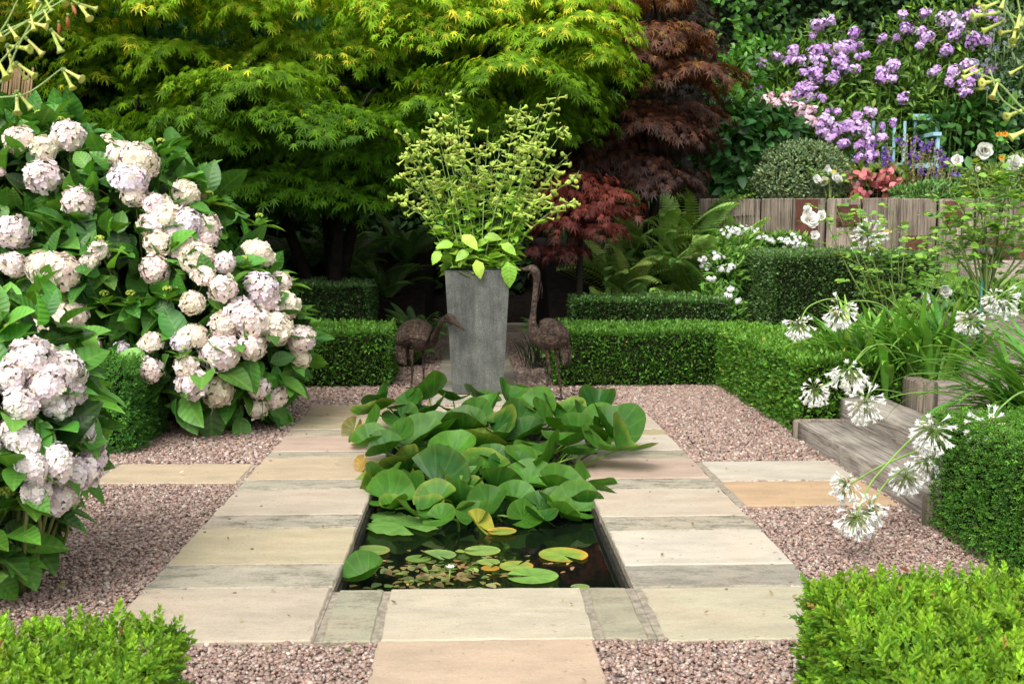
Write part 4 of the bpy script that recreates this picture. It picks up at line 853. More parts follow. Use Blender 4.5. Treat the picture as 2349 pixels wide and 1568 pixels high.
man = [((1010, 575), (988, 608), .15), ((1092, 596), (1106, 640), .18), ((1164, 600), (1174, 665), .24), ((1075, 575), (1050, 590), .16), ((1150, 560), (1190, 580), .17), ((1040, 560), (1008, 560), .17), ((1060, 540), (1090, 560), .2), ((1110, 545), (1160, 540), .17)]
P3 = np.array([at(a_[0], a_[1], PY-.05) for a_, b_, s_ in man]); D3 = np.array([at(b_[0], b_[1], PY-.12)-at(a_[0], a_[1], PY-.05) for a_, b_, s_ in man])
P = np.vstack([P, P2, P3]); Dn = np.vstack([Dn, D2, D3]); Nn = np.vstack([Nn, np.tile([0, 0, 1.], (hang, 1))+rnd(hang, .2), np.tile([.1, -.8, .7], (len(man), 1))]); sz = np.r_[sz, rng.uniform(.15, .24, hang), [s_ for *_, s_ in man]]
tobacco('airy lime-green flowering tobacco plant growing in the tall grey planter', base, ss, .085, 17, group=None, nside=6, sr=.006, lf=(P, Dn, Nn, sz, leafT(4, .33, .12, -.3)), side=.3)

# ================================================================== WATER LILIES
def lilyT(cup, fold, notch=.28, rings=5, seg=26, wav=.04, ph=0., el=1.15):
    """round leaf with a slit at the stalk, radius 1"""
    v = []; uv = []; A = np.linspace(notch, 2*pi-notch, seg)
    for i in range(rings+1):
        r = i/rings
        for a in A:
            rr = r*(1-.06*abs(cos(a/2))**8); x = rr*sin(a); y = -rr*cos(a)*el*-1.; y = -rr*cos(a)*el
            z = cup*r**2+fold*abs(x)**1.5*1.0+wav*r**2*sin(3*a+ph)+wav*.5*r**3*sin(7*a+ph*2); v.append((x, y, z)); uv.append((sin(a)*r, cos(a)*r))
    f = [(i*seg+j, i*seg+j+1, (i+1)*seg+j+1, (i+1)*seg+j) for i in range(rings) for j in range(seg-1)]
    return np.array(v), [np.array(f)], np.array(uv)
LT = [lilyT(rng.uniform(.12, .38), rng.uniform(.2, .85), .22, wav=rng.uniform(.02, .08), ph=rng.uniform(0, 6), el=rng.uniform(1.05, 1.3)) for _ in range(14)]
lc = at(1130, 1010, 7.6); lorg = np.array([lc[0], 7.6, ZW])
lily = thing('water_lily', 'huge mound of cupped green water lily leaves standing up out of the pond', 'water lily', lorg)
def lily_leaf(p, r, nrm, spin, T, col, foot, edge=(.3, .3, .04)):
    mb = MB(); n = unit(np.array(nrm, float)); d = unit(np.cross(n, [cos(spin), sin(spin), .01])); tv, tf, tu = T; rr = np.clip(np.linalg.norm(tu, axis=1), 0, 1)[:, None]
    ea = rng.choice([.06, .1, .1, .4]); c = np.array(col)*(1-rr**9*ea)+np.array(edge)*rr**9*ea
    mb.scatter(T, (p-lorg)[None], d[None], n[None], r, (1, 1, 1)); mb.C = [c]
    mid = (p+foot)/2+np.array([rng.normal(0, .03), rng.normal(0, .03), .05]); mb.tube(smooth_pts([foot, mid, p-n*.004], 4)-lorg, np.linspace(.008, .006, 9), 6, (.12, .22, .03)); mb.build('leaf', M['lily'], lily)
def lcol():
    t = rng.uniform(0, 1); c = np.array((.014, .075, .008))*(1-t)+np.array((.052, .165, .011))*t; return c*rng.uniform(.85, 1.15)
# leaf places: u, v of the stalk joint, distance, radius in picture units; tilt follows the mound
LP = []
def mound(u, v):
    return 5.95+np.interp(v, [880, 900, 960, 1040, 1110, 1170, 1210], [3.25, 3.0, 2.3, 1.45, .85, .35, .05])
man = [(985, 900, 62), (880, 912, 50), (935, 920, 55), (1040, 905, 50), (1100, 905, 50), (1165, 905, 52), (1230, 925, 55), (1300, 935, 50), (1205, 945, 55), (860, 945, 60), (850, 990, 62), (920, 970, 58), (985, 950, 60), (1050, 950, 55), (1120, 950, 60), (1340, 965, 60), (1380, 985, 55), (1280, 975, 58), (905, 1035, 68), (850, 1045, 62), (1000, 1000, 72), (960, 1010, 60), (1060, 990, 60), (1130, 990, 65), (1200, 1000, 70), (1260, 1010, 85), (1330, 1025, 75), (1400, 1020, 70), (1180, 1035, 70), (1100, 1030, 65), (1040, 1040, 66), (975, 1050, 60), (1420, 1090, 85), (1375, 1070, 75), (1300, 1075, 75), (1240, 1075, 78), (1170, 1080, 62), (1110, 1075, 70), (1060, 1090, 55), (930, 1085, 62), (1000, 1110, 80), (1085, 1110, 50), (1140, 1120, 65), (1210, 1110, 60), (1280, 1130, 60), (1350, 1125, 65), (1395, 1150, 60), (895, 1145, 60), (940, 1150, 58), (1000, 1150, 52), (1180, 1150, 55), (1120, 1160, 55), (1060, 1155, 50), (1240, 1165, 50), (1320, 1170, 75), (1270, 1170, 45), (960, 1180, 58), (1150, 1180, 40), (1010, 1190, 46), (1090, 1185, 42), (1200, 1190, 48), (1290, 1188, 46), (1345, 1165, 50), (905, 1165, 40), (872, 1120, 42), (885, 1075, 50), (930, 1120, 46), (1060, 1180, 42), (1240, 1190, 40), (1300, 1150, 50), (1090, 965, 55), (1150, 1010, 55), (1020, 1020, 50), (1230, 1040, 55), (1130, 1060, 50), (1060, 1130, 50), (1330, 1095, 50), (950, 1080, 50), (1190, 965, 48), (885, 1105, 50), (1370, 1040, 55)]
for (u, v, ru) in man:
    if v < 945: v += 14
    Y = mound(u, v)+rng.normal(0, .1); p = at(u, v, Y); p[2] = max(p[2], ZW+.03); r = ru*Y/FPX*rng.uniform(.78, 1.0); foot = np.array([np.clip(p[0]*.6+.03, WX0+.15, WX1-.15), np.clip(Y+.15, 6., 8.6), ZW-.05])
    if (p[0]-r < WX0 or p[0]+r > WX1) and v < 1100: p[2] = max(p[2], .07+r*.35); r *= .88
    o = np.array([(u-1120)/330., -(v-960)/230.-.15, 0]); n = np.array([o[0]*.55, -.12-.12*max(0, (v-1000)/200), 1.])+rng.normal(0, .29, 3)*[1, 1, .1]; n[2] = max(n[2], .5)
    sp = math.atan2(o[1], o[0]+1e-3)+rng.normal(0, .9); lily_leaf(p, r, n, sp, LT[rng.integers(0, 14)], lcol(), foot)
for k in range(11):
    u = rng.uniform(860, 1420); v = rng.uniform(905, 1150); Y = mound(u, v)+.2; p = at(u, v, Y); p[2] = max(p[2]-.03, ZW+.05); lily_leaf(p, rng.uniform(.12, .18), np.array([rng.normal((u-1120)/400, .4), -.3+rng.normal(0, .4), .8]), rng.uniform(0, 6.28), LT[rng.integers(0, 14)], lcol()*.85, np.array([np.clip(p[0]*.7, WX0+.1, WX1-.1), min(Y+.1, 8.7), ZW-.05]))
for (u, v, ru, c, e) in [(812, 985, 30, (.12, .13, .03), (.3, .12, .03)), (840, 1005, 34, (.35, .22, .04), (.4, .15, .03)), (832, 1062, 20, (.3, .2, .04), (.35, .1, .03))]:
    p = gr(u, v, .05); lily_leaf(p, ru*p[1]/FPX, (-.5, -.7, .4), 2, LT[3], c, p+np.array([.5, .1, -.1]), e)
b = MB(); p = at(1098, 1205, 5.95); tv, tf, tu = LT[2]; p[2] = ZW+.04; lily_leaf(p, .085, (.5, -.3, .6), 1.2, LT[2], (.3, .3, .03), p+np.array([0, .1, -.2]), (.45, .2, .02))
# floating pads
pads = [((1105, 1262), 42, 'round green lily pad floating mid-pond, furthest from the front edge', (.2, .33, .07), (.3, .35, .08)),
        ((1293, 1273), 58, 'large floating lily pad with orange-yellow rim on the right of the pond', (.22, .34, .05), (.62, .3, .03)),
        ((1185, 1297), 40, 'floating lily pad with brown-yellow rim below the middle of the pond', (.24, .34, .06), (.5, .3, .03)),
        ((1220, 1320), 60, 'big plain green lily pad floating near the front stone edge', (.17, .33, .06), (.2, .35, .07)),
        ((1006, 1273), 42, 'curled grey-green lily pad floating left of the middle', (.16, .27, .08), (.25, .35, .08)),
        ((960, 1280), 30, 'dim lily pad tucked left of the curled one', (.12, .22, .04), (.2, .25, .05)),
        ((848, 1262), 45, 'lily pad floating against the left pond wall', (.17, .27, .06), (.25, .22, .06)),
        ((925, 1205), 84, 'ragged-edged wide lily pad afloat at the left foot of the leaf mound', (.14, .3, .06), (.2, .35, .08)),
        ((890, 1183), 42, 'small ragged lily pad behind the wide ragged one', (.14, .3, .06), (.2, .35, .08)),
        ((1150, 1218), 34, 'small lily pad with orange tip just in front of the leaf mound', (.22, .3, .05), (.7, .28, .03)),
        ((1122, 1288), 26, 'small oval lily pad between the two rimmed ones', (.22, .33, .07), (.3, .35, .08)),
        ((1125, 1302), 22, 'yellowing brown lily pad fragment in the middle of the pond', (.35, .22, .03), (.45, .2, .02)),
        ((1330, 1345), 22, 'pale floating lily leaf at the front right of the pond', (.2, .28, .08), (.3, .3, .1))]
for i, ((u, v), ru, lb, c, e) in enumerate(pads):
    p = gr(u, v, ZW+.006+.0012*i); r = ru*p[1]/FPX; T = lilyT(.0, .0, .12+.1*(i % 2), 5, 40, .0 if i != 7 else .0, i, 1.05); tv = T[0].copy()
    if i in (7, 8): rr = np.linalg.norm(tv[:, :2], axis=1); an = np.arctan2(tv[:, 0], tv[:, 1]); tv[:, :2] *= (1+.06*rr*np.sin(an*13)+.04*rr*np.sin(an*23))[:, None]
    tv[:, 2] += (.03 if i in (1, 4, 9) else .008)*np.linalg.norm(tv[:, :2], axis=1)**6
    if i == 4: tv[:, 2] += np.clip(-tv[:, 0]-.3, 0, 1)*.5
    mb = MB(); rr = np.clip(np.linalg.norm(T[2], axis=1), 0, 1)[:, None]; an = np.arctan2(T[2][:, :1], T[2][:, 1:]); wgt = np.clip(rr**6*(.7+.5*np.sin(an*1.0+i)+.2*np.sin(an*9)), 0, 1)
    mb.scatter((tv, T[1], T[2]), np.zeros((1, 3)), np.array([[cos(i*2.1), sin(i*2.1), 0]]), np.array([[0, 0, 1.]]), r, (1, 1, 1)); mb.C = [np.array(c)*(1-wgt)+np.array(e)*wgt]
    o = mb.build('lily_pad', M['lily']); o.location = p; tag(o, lb, 'lily pad', 'lily pads floating on the pond')
p = gr(838, 1325, ZW+.05); mb = MB(); mb.scatter(lilyT(.5, .5, .2), np.zeros((1, 3)), np.array([[.9, .1, .35]]), np.array([[-.35, -.3, .8]]), .095, (.05, .15, .015)); o = mb.build('lily_pad', M['lily']); o.location = p; tag(o, 'upturned dark green lily leaf in the front left corner of the pond', 'lily pad', 'lily pads floating on the pond')
mb = MB(); n = 150; c0 = gr(980, 1315, ZW); x = rng.normal(0, 1, (n, 2))*[.17, .13]; P = np.c_[x, .004+rng.uniform(0, .004, n)]; k = (P[:, 1]+c0[1] > WY0+.02); P = P[k]; n = len(P); a = rng.uniform(0, 6.3, n)
mb.scatter(T_ROUND, P, np.c_[np.cos(a), np.sin(a), 0*a], np.tile([0, 0, 1.], (n, 1))+rnd(n, .08), rng.uniform(.025, .065, n), vcol((.12, .2, .04), n, .3, .15, (.25, .1, .06), .35)); n = 40; x = np.c_[rng.uniform(-.3, .75, n), rng.uniform(-.2, .25, n)]; P = np.c_[x, np.full(n, .006)]; P = P[P[:, 1]+c0[1] > WY0+.02]; n = len(P); a = rng.uniform(0, 6.3, n); mb.scatter(T_LEAF, P, np.c_[np.cos(a), np.sin(a), 0*a], np.tile([0, 0, 1.], (n, 1))+rnd(n, .1), rng.uniform(.02, .05, n), vcol((.2, .24, .05), n, .3, .1, (.4, .2, .1), .4))
o = mb.build('pondweed', M['leaf']); o.location = c0; tag(o, 'small floating pondweed leaves near the front edge of the pond', 'pondweed', kind='stuff')
p = gr(1030, 1330, ZW); root = thing('water_flower', 'tiny white pond flower on a short green stalk', 'flower', p); mb = MB(); mb.tube([(0, 0, -.02), (.004, 0, .03), (.006, 0, .055)], .004, 5, (.25, .4, .08)); mb.build('stalk', M['stem'], root)
mb = MB(); a = np.arange(7)*.9; mb.scatter(T_LEAF, np.tile([.006, 0, .055], (7, 1)), np.c_[np.cos(a), np.sin(a), .9+0*a], np.c_[-np.cos(a), -np.sin(a), 1+0*a], .03, (.8, .8, .76)); mb.build('petals', M['petal'], root)

# ================================================================== HYDRANGEAS
def head_mesh(seed, n=120, rz=.85, fl=.2):
    g = np.random.default_rng(seed); i = np.arange(n)+.5; ph = np.arccos(1-1.8*i/n); th = pi*(1+5**.5)*i; d = np.c_[np.cos(th)*np.sin(ph), np.sin(th)*np.sin(ph), np.cos(ph)]
    d = unit(d+g.normal(0, .06, d.shape)); r = 1+.15*np.sin(d@g.normal(0, 3, 3)+1)+.06*np.sin(d@g.normal(0, 6, 3))+g.normal(0, .035, n); P = d*r[:, None]*.86*np.array([1, 1, rz])
    return d, P
HM = {}
def flower_head(parent, org, p, nrm, R, tint, name='flower_head', el=1., near=False):
    """mophead: about a hundred four-petalled florets on a dome"""
    key = (rng.integers(0, 5), R > .14); mb = MB(); n = 260 if near else 170
    d, P = head_mesh(int(key[0]), n, .9*el); Dn = unit(np.cross(d, rnd(n))); c = vcol(tint, n, .05, .02, (.90, .70, .68), .06)
    k = rng.uniform(0, 1, n) < .16; c[k] = c[k]*.72+.28*np.array((.84, .58, .54)); k = rng.uniform(0, 1, n) < .2; c[k] = c[k]*.5+.5*np.array((.78, .78, .5))
    mb.scatter(T_FLORET, P*R, Dn, unit(d+rnd(n, .36)), R*(.185 if near else .205)*np.exp(rng.normal(0, .15, n)), c)
    q = mb.C[0].reshape(n, -1, 3); q[:, 0] = q[:, 0]*.8+np.array((.62, .3, .4))*.2; mb.C[0] = q.reshape(-1, 3)
    mb.scatter(T_ICO, np.zeros((1, 3)), np.array([[0, 1., 0]]), np.array([[0, 0, 1.]]), np.array([[R*.74, R*.74, R*.66*el]]), (.42, .42, .24))
    o = mb.build(name, M['petal'], parent); o.location = p-org+nrm*R*.45
    q = unit(nrm+np.array([0, 0, .5])); o.rotation_mode = 'QUATERNION'
    from mathutils import Vector; o.rotation_quaternion = Vector((0, 0, 1)).rotation_difference(Vector(q)); return o
def hydrangea(label, blobs, heads, leafsize, nleaf, cols, tints, base, org, buds=()):
    Bb = Blobs(blobs); root = thing('hydrangea', label, 'shrub', org); org = np.array(org, float)
    mb = MB(); P, Nn = Bb.sample(nleaf, (.8, 1.03), .03, .8); leaves(mb, P, Nn, T_HYD, leafsize, cols, out=.75, up=.1, jit=.45, face=1., sd=.22)
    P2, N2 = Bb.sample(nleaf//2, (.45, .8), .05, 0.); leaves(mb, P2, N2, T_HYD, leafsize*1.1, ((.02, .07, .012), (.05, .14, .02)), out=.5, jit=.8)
    for (u, v) in buds:       # leafy shoots standing out of the outline
        p, n_ = Bb.front(u, v); k = 7; a = np.arange(k)*2.4; el = np.linspace(.1, 1.1, k); D = np.c_[np.cos(a)*np.cos(el), np.sin(a)*np.cos(el), np.sin(el)]; mb.scatter(T_HYD, np.tile(p, (k, 1)), D, np.tile([0, 0, 1.], (k, 1))-D*.3, leafsize*np.linspace(1.05, .5, k), vcol((.1, .26, .03), k, .1, .05, (.2, .4, .05)))
    r = rng.uniform(0, 1, len(mb.C[0])//21) < .006; q = mb.C[0].reshape(-1, 21, 3); q[r[:len(q)]] = (.16, .09, .02); mb.C[0] = q.reshape(-1, 3)
    mb.V = [v_-org for v_ in mb.V]; mb.build('foliage', M['hyd'], root)
    sb = MB(); tips = []
    for i, (u, v, ru, *ex) in enumerate(heads):
        p, n_ = Bb.front(u, v); Y = p[1]; R = ru*Y/FPX*(.88 if Y < 6 else 1.); t = tints[i % len(tints)]; flower_head(root, org, p, n_, R, t, near=Y < 6, el=ex[0] if ex else rng.uniform(.85, 1.15)); tips.append(p-n_*R*.4)
    for u, v in buds: p, n_ = Bb.front(u, v); tips.append(p); bd = MB(); m_ = 60; d = unit(rnd(m_)+[0, 0, .8]); bd.scatter(T_ICO, d*.03*[1, 1, .6]+p-org+[0, 0, leafsize*.45], rnd(m_), rnd(m_), .008, vcol((.4, .5, .08), m_)); bd.build('bud', M['petal'], root)
    branches(sb, lambda tp: np.array([base[0]+(tp[0]-base[0])*.25, base[1]+(tp[1]-base[1])*.25, 0.]), tips, .012, .005, (.14, .16, .05)); sb.V = [v_-org for v_ in sb.V]; sb.build('stems', M['stem'], root)
    return root
HT = [(.92, .82, .72), (.92, .79, .76), (.90, .85, .66), (.92, .81, .83), (.94, .84, .79), (.91, .85, .69)]; HV = [(.86, .79, .89)]; HG = ((.045, .16, .02), (.12, .30, .04))
big = [(100, 430, 9.5, 170, 150, .7), (340, 480, 9.3, 160, 140, .75), (60, 640, 9.2, 180, 170, .8), (290, 640, 9.1, 230, 170, .9), (500, 700, 9.0, 150, 150, .8), (580, 790, 8.95, 115, 120, .7), (455, 820, 8.9, 160, 115, .8), (200, 760, 8.9, 200, 90, .7), (560, 880, 8.95, 90, 75, .6), (430, 530, 9.2, 100, 110, .6), (60, 330, 9.7, 80, 70, .5)]
bh_ = [(50, 332, 36), (150, 325, 36), (98, 350, 30), (98, 407, 41), (285, 368, 34), (318, 385, 46), (300, 420, 44), (310, 448, 30), (195, 467, 35), (240, 336, 22), (28, 545, 42), (32, 610, 32), (110, 615, 36), (150, 625, 44), (2, 395, 14), (418, 447, 33), (352, 470, 30), (350, 530, 34), (385, 500, 36), (425, 515, 36), (465, 520, 34), (470, 560, 32), (360, 565, 34), (400, 540, 34), (430, 580, 40), (455, 605, 40), (470, 640, 30), (352, 621, 33), (583, 592, 38), (512, 612, 25), (508, 667, 33), (445, 695, 28), (585, 665, 40), (635, 652, 26), (600, 690, 34), (640, 710, 38), (545, 720, 40), (575, 750, 42), (620, 760, 40), (510, 740, 32), (675, 780, 33), (680, 815, 28), (515, 805, 46), (575, 795, 32), (445, 780, 34), (420, 790, 26), (355, 792, 29), (352, 847, 31), (495, 885, 38), (440, 870, 38), (430, 840, 30), (135, 747, 46), (183, 715, 27), (205, 785, 26), (22, 702, 28), (15, 730, 26), (620, 905, 28), (585, 930, 24), (275, 800, 24), (210, 600, 22), (230, 580, 24), (380, 480, 26), (470, 930, 26), (590, 880, 26)]
o_ = at(330, 860, 9.3); o_[2] = 0
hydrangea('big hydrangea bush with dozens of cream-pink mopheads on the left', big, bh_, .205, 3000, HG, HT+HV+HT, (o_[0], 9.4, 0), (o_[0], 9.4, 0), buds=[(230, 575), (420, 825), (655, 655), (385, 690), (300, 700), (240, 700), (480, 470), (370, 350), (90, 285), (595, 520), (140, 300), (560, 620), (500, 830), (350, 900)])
near = [(40, 800, 4.9, 120, 110, .35), (40, 930, 4.7, 140, 125, .4), (65, 1050, 4.6, 115, 110, .4), (-40, 1100, 4.7, 150, 170, .4), (-60, 900, 4.8, 160, 200, .4), (-10, 1235, 4.6, 65, 80, .3), (50, 1190, 4.6, 60, 55, .25), (-120, 1000, 4.8, 200, 330, .5)]
nh = [(60, 850, 66), (125, 865, 60), (95, 895, 60), (40, 930, 50), (120, 930, 40), (200, 1050, 38), (50, 1020, 46), (150, 1090, 44), (150, 900, 40), (25, 985, 46), (165, 975, 52), (190, 1020, 42), (110, 1065, 54), (65, 1070, 48), (175, 1075, 46), (120, 1130, 46), (75, 1120, 40), (20, 880, 44), (150, 1140, 36), (135, 815, 30), (-30, 1000, 50), (-60, 860, 50)]
o2 = at(20, 1100, 4.75); o2[2] = 0
HN = [(.90, .84, .85), (.90, .86, .86), (.90, .82, .85)]
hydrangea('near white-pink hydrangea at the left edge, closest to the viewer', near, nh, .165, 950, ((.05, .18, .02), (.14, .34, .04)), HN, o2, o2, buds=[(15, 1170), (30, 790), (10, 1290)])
# ================================================================== FLOWER BED ABOVE THE TIMBER WALL
def zz(L, Y, dv=0): return [(1503.4+.36*x, .36*y, r*.36) for x, y, r in L]
def phlox(label, blobs, heads, tints, cols, nleaf, T=None, size=.12, up=.25):
    Bb = Blobs(blobs); org = Bb.c.mean(0).copy(); org[2] = 1.9; root = thing('phlox', label, 'flowering plant', org, 'phlox clumps in the raised bed')
    mb = MB(); P, Nn = Bb.sample(nleaf, (.6, 1.05), 1.9, .45); leaves(mb, P, Nn, T or T_LANCE, size, cols, out=.7, up=up, jit=.5); mb.V = [v-org for v in mb.V]; mb.build('foliage', M['leaf'], root)
    sb = MB(); tips = []
    for (u, v, r) in heads:
        p, n_ = Bb.front(u, v); Y = p[1]; R = r*Y/FPX*1.28; hm = MB(); n = int(26+R*420); lob = unit(rnd(4))*[1, .5, .8]*R*.5; d = unit(rnd(n)+np.array([0, -.3, .35])); q = lob[rng.integers(0, 4, n)]+d*R*.62*rng.uniform(.75, 1.1, (n, 1))
        t = tints[rng.integers(0, len(tints))]; c = vcol(t, n, .14, .05, (.8, .68, .82), .15); hm.scatter(T_PHLOX, q, np.cross(d, rnd(n)), unit(d+rnd(n, .3)), .026*np.exp(rng.normal(0, .15, n)), c)
        m_ = int(n*.25); d = unit(rnd(m_)); hm.scatter(T_ICO, d*R*rng.uniform(.6, 1.05, (m_, 1))*.9, d, rnd(m_), .009, vcol((.25, .12, .2), m_)); 
        o = hm.build('flower_head', M['petal'], root); o.location = p+np.array([0, -.02, 0])-org; tips.append(p)
    branches(sb, lambda tp: np.array([tp[0]+rng.normal(0, .05), tp[1]+.25, 1.9]), tips, .007, .004, (.1, .2, .04), .05, 4); sb.V = [v-org for v in sb.V]; sb.build('stems', M['stem'], root)
    return root
PU = [(.60, .34, .74), (.66, .42, .78), (.54, .29, .68), (.68, .48, .78)]; PK = [(.80, .52, .58), (.84, .64, .64)]; GL = ((.055, .14, .015), (.19, .33, .04))
phlox('tall lilac-purple phlox clump left of centre of the raised bed', [(1860, 190, 15.9, 130, 110, .5), (1900, 130, 16, 90, 90, .4), (1760, 200, 15.8, 90, 90, .4), (1950, 220, 15.8, 110, 110, .4), (1850, 270, 15.6, 150, 80, .4)],
      zz([(1040, 165, 45), (1120, 130, 30), (1000, 230, 20), (1280, 215, 42), (1300, 290, 18), (1340, 355, 22), (1075, 305, 30), (1135, 310, 40), (1010, 320, 50), (1235, 330, 60), (1180, 335, 50), (1010, 390, 60), (1160, 395, 50), (1200, 420, 40), (1260, 440, 32), (1010, 490, 50), (940, 465, 22), (1120, 500, 42), (770, 355, 32), (870, 330, 40), (840, 385, 25), (905, 380, 32), (670, 405, 36), (590, 475, 30), (645, 600, 50), (585, 640, 16), (985, 570, 45), (930, 560, 40), (900, 610, 45), (960, 625, 35), (1052, 630, 24)], 15.5), PU, GL, 3600)
phlox('faded salmon-pink phlox among the lilac ones', [(1790, 260, 15.1, 80, 50, .3), (1850, 290, 15.1, 60, 50, .3)], zz([(700, 640, 34), (750, 660, 35), (740, 610, 20), (830, 620, 30), (830, 665, 38), (900, 690, 40), (930, 735, 38), (985, 700, 30), (1000, 770, 34), (965, 800, 30), (460, 640, 20), (355, 740, 18)], 15), PK, GL, 500)
phlox('dense violet phlox mass in front of the pale blue bench', [(1910, 300, 14.95, 60, 60, .25), (1975, 300, 14.95, 80, 70, .25), (1990, 350, 14.9, 50, 60, .2)],
      zz([(1080, 780, 48), (1145, 840, 50), (1090, 860, 50), (1155, 715, 22), (1105, 705, 15), (1195, 915, 34), (1355, 730, 40), (1280, 750, 35), (1260, 800, 50), (1220, 810, 30), (1320, 820, 40), (1350, 880, 48), (1310, 930, 38), (1370, 940, 30), (1300, 1000, 40), (1370, 1010, 44), (1440, 880, 30), (1510, 785, 24), (1440, 810, 20), (1060, 820, 40)], 14.7), PU, GL, 700)
phlox('tall lilac phlox clump at the right of the raised bed, beside the globe thistles', [(2120, 130, 15.9, 120, 120, .5), (2230, 110, 15.8, 110, 110, .5), (2180, 220, 15.6, 150, 110, .5), (2070, 250, 15.6, 110, 110, .4)],
      zz([(1440, 245, 30), (1540, 250, 25), (1610, 175, 42), (1575, 100, 30), (1700, 100, 34), (1740, 80, 20), (1735, 235, 46), (1690, 205, 28), (1680, 290, 25), (1845, 130, 55), (1830, 320, 45), (1925, 195, 50), (1900, 230, 40), (2020, 95, 58), (2010, 255, 58), (2140, 110, 38), (2180, 140, 30), (2120, 265, 32), (1520, 430, 46), (1440, 460, 36), (1440, 510, 35), (1500, 510, 30), (1780, 465, 38), (1900, 465, 40), (1995, 420, 46), (2140, 445, 40), (2040, 480, 36), (1965, 545, 50), (1975, 590, 36), (1575, 625, 34), (1870, 525, 24)], 15.5), PU, GL, 5200)
mass('leafy_shrub', 'bright green leafy growth filling the bed between climber and phlox', 'shrub', [(1690, 190, 15.4, 50, 60, .3), (1670, 250, 15.2, 50, 50, .3), (1740, 150, 15.9, 60, 60, .3)], T_LEAF, .11, 900, ((.06, .2, .02), (.18, .38, .05)))
mass('leafy_shrub', 'dark broad-leaved peony-like bush at the left end of the raised bed', 'shrub', [(1690, 340, 14.9, 85, 90, .4), (1760, 320, 14.9, 90, 70, .4), (1700, 410, 14.8, 60, 60, .3), (1650, 300, 15.1, 60, 60, .3)], T_LEAF, .17, 1500, ((.02, .075, .016), (.05, .16, .03)), up=.0)
mass('leafy_shrub', 'dark green leafy bush behind the bench post under the right phlox', 'shrub', [(2220, 330, 15.2, 120, 90, .4), (2310, 300, 15.2, 80, 110, .4), (2120, 310, 15.9, 80, 70, .3), (2350, 420, 15., 120, 60, .3)], T_LEAF, .15, 2200, ((.025, .09, .016), (.07, .2, .03)), up=-.25)
mass('grey_shrub', 'rounded grey-green fine-leaved shrub spilling over the wall top', 'shrub', [(1840, 400, 14.5, 110, 75, .35), (1790, 420, 14.45, 70, 45, .3), (1890, 410, 14.45, 70, 45, .3)], T_LEAF, .042, 15000, ((.12, .20, .08), (.33, .40, .20)), up=.3)
mass('low_plant', 'yellowish low mounding foliage right of the bench on the wall top', 'plant', [(2290, 430, 14.1, 90, 50, .3), (2340, 420, 14.1, 60, 60, .3)], T_LANCE, .07, 3500, ((.1, .18, .03), (.3, .36, .08)), up=.5)
mass('heuchera', 'coral pink-leaved plant on the wall top below the bench seat', 'plant', [(1975, 420, 14.2, 28, 20, .12), (2010, 430, 14.15, 40, 22, .14), (1975, 450, 14.1, 18, 8, .08), (2040, 410, 14.25, 20, 20, .1)], T_ROUND, .10, 160, ((.40, .10, .12), (.50, .24, .19)), up=.2, face=.5)
mass('heuchera', 'yellow-green lobed leafy plant just behind the coral one', 'plant', [(1960, 400, 14.4, 30, 18, .12), (2040, 395, 14.4, 50, 15, .12)], T_ROUND, .08, 160, ((.12, .22, .03), (.3, .36, .08)), up=.2)
mass('low_plant', 'grassy green tuft on the wall top right of the coral-leaved plant', 'plant', [(2150, 440, 14.0, 55, 22, .12), (2090, 445, 14.0, 50, 15, .12)], T_LANCE, .07, 1100, ((.07, .2, .04), (.2, .36, .08)), up=.7)
mass('low_plant', 'green foliage along the wall foot of the timber top, far left', 'plant', [(1740, 440, 14.5, 40, 18, .12), (1690, 450, 14.6, 30, 15, .12)], T_LEAF, .06, 400, ((.04, .12, .02), (.12, .25, .04)))
# salvia with purple spikes
rt = at(2095, 440, 14.45); root = thing('salvia', 'wispy purple sage with tan seed spikes in front of the bench arm', 'flowering plant', rt); sb = MB(); fb = MB(); fl = MB()
for i in range(60):
    u = rng.uniform(2000, 2195); v = rng.uniform(300, 380)+abs(u-2080)*.3; tp = at(u, v, 14.45+rng.uniform(-.2, .3)); bs = at(2095+(u-2095)*.6, 455, 14.45); S = smooth_pts([bs, (bs+tp)/2+rnd(1, .03)[0], tp], 6)-rt; sb.tube(S, np.linspace(.004, .002, len(S)), 4, (.3, .3, .1))
    for k, p in enumerate(S[4:]): m_ = 6; fl.scatter(T_ROUND, np.tile(p, (m_, 1)), rnd(m_)+[0, 0, .3], rnd(m_), .022, vcol((.3, .34, .12), m_, .2, .1, (.42, .28, .16), .4))
    if i % 2: m_ = 14; fb.scatter(T_PHLOX, S[-1]-np.array([0, 0, .04])+rnd(m_, .03), rnd(m_), rnd(m_), .022, vcol((.18, .08, .4), m_, .2, .1))
sb.build('stems', M['stem'], root); fl.build('bracts', M['leaf'], root); fb.build('flowers', M['petal'], root)
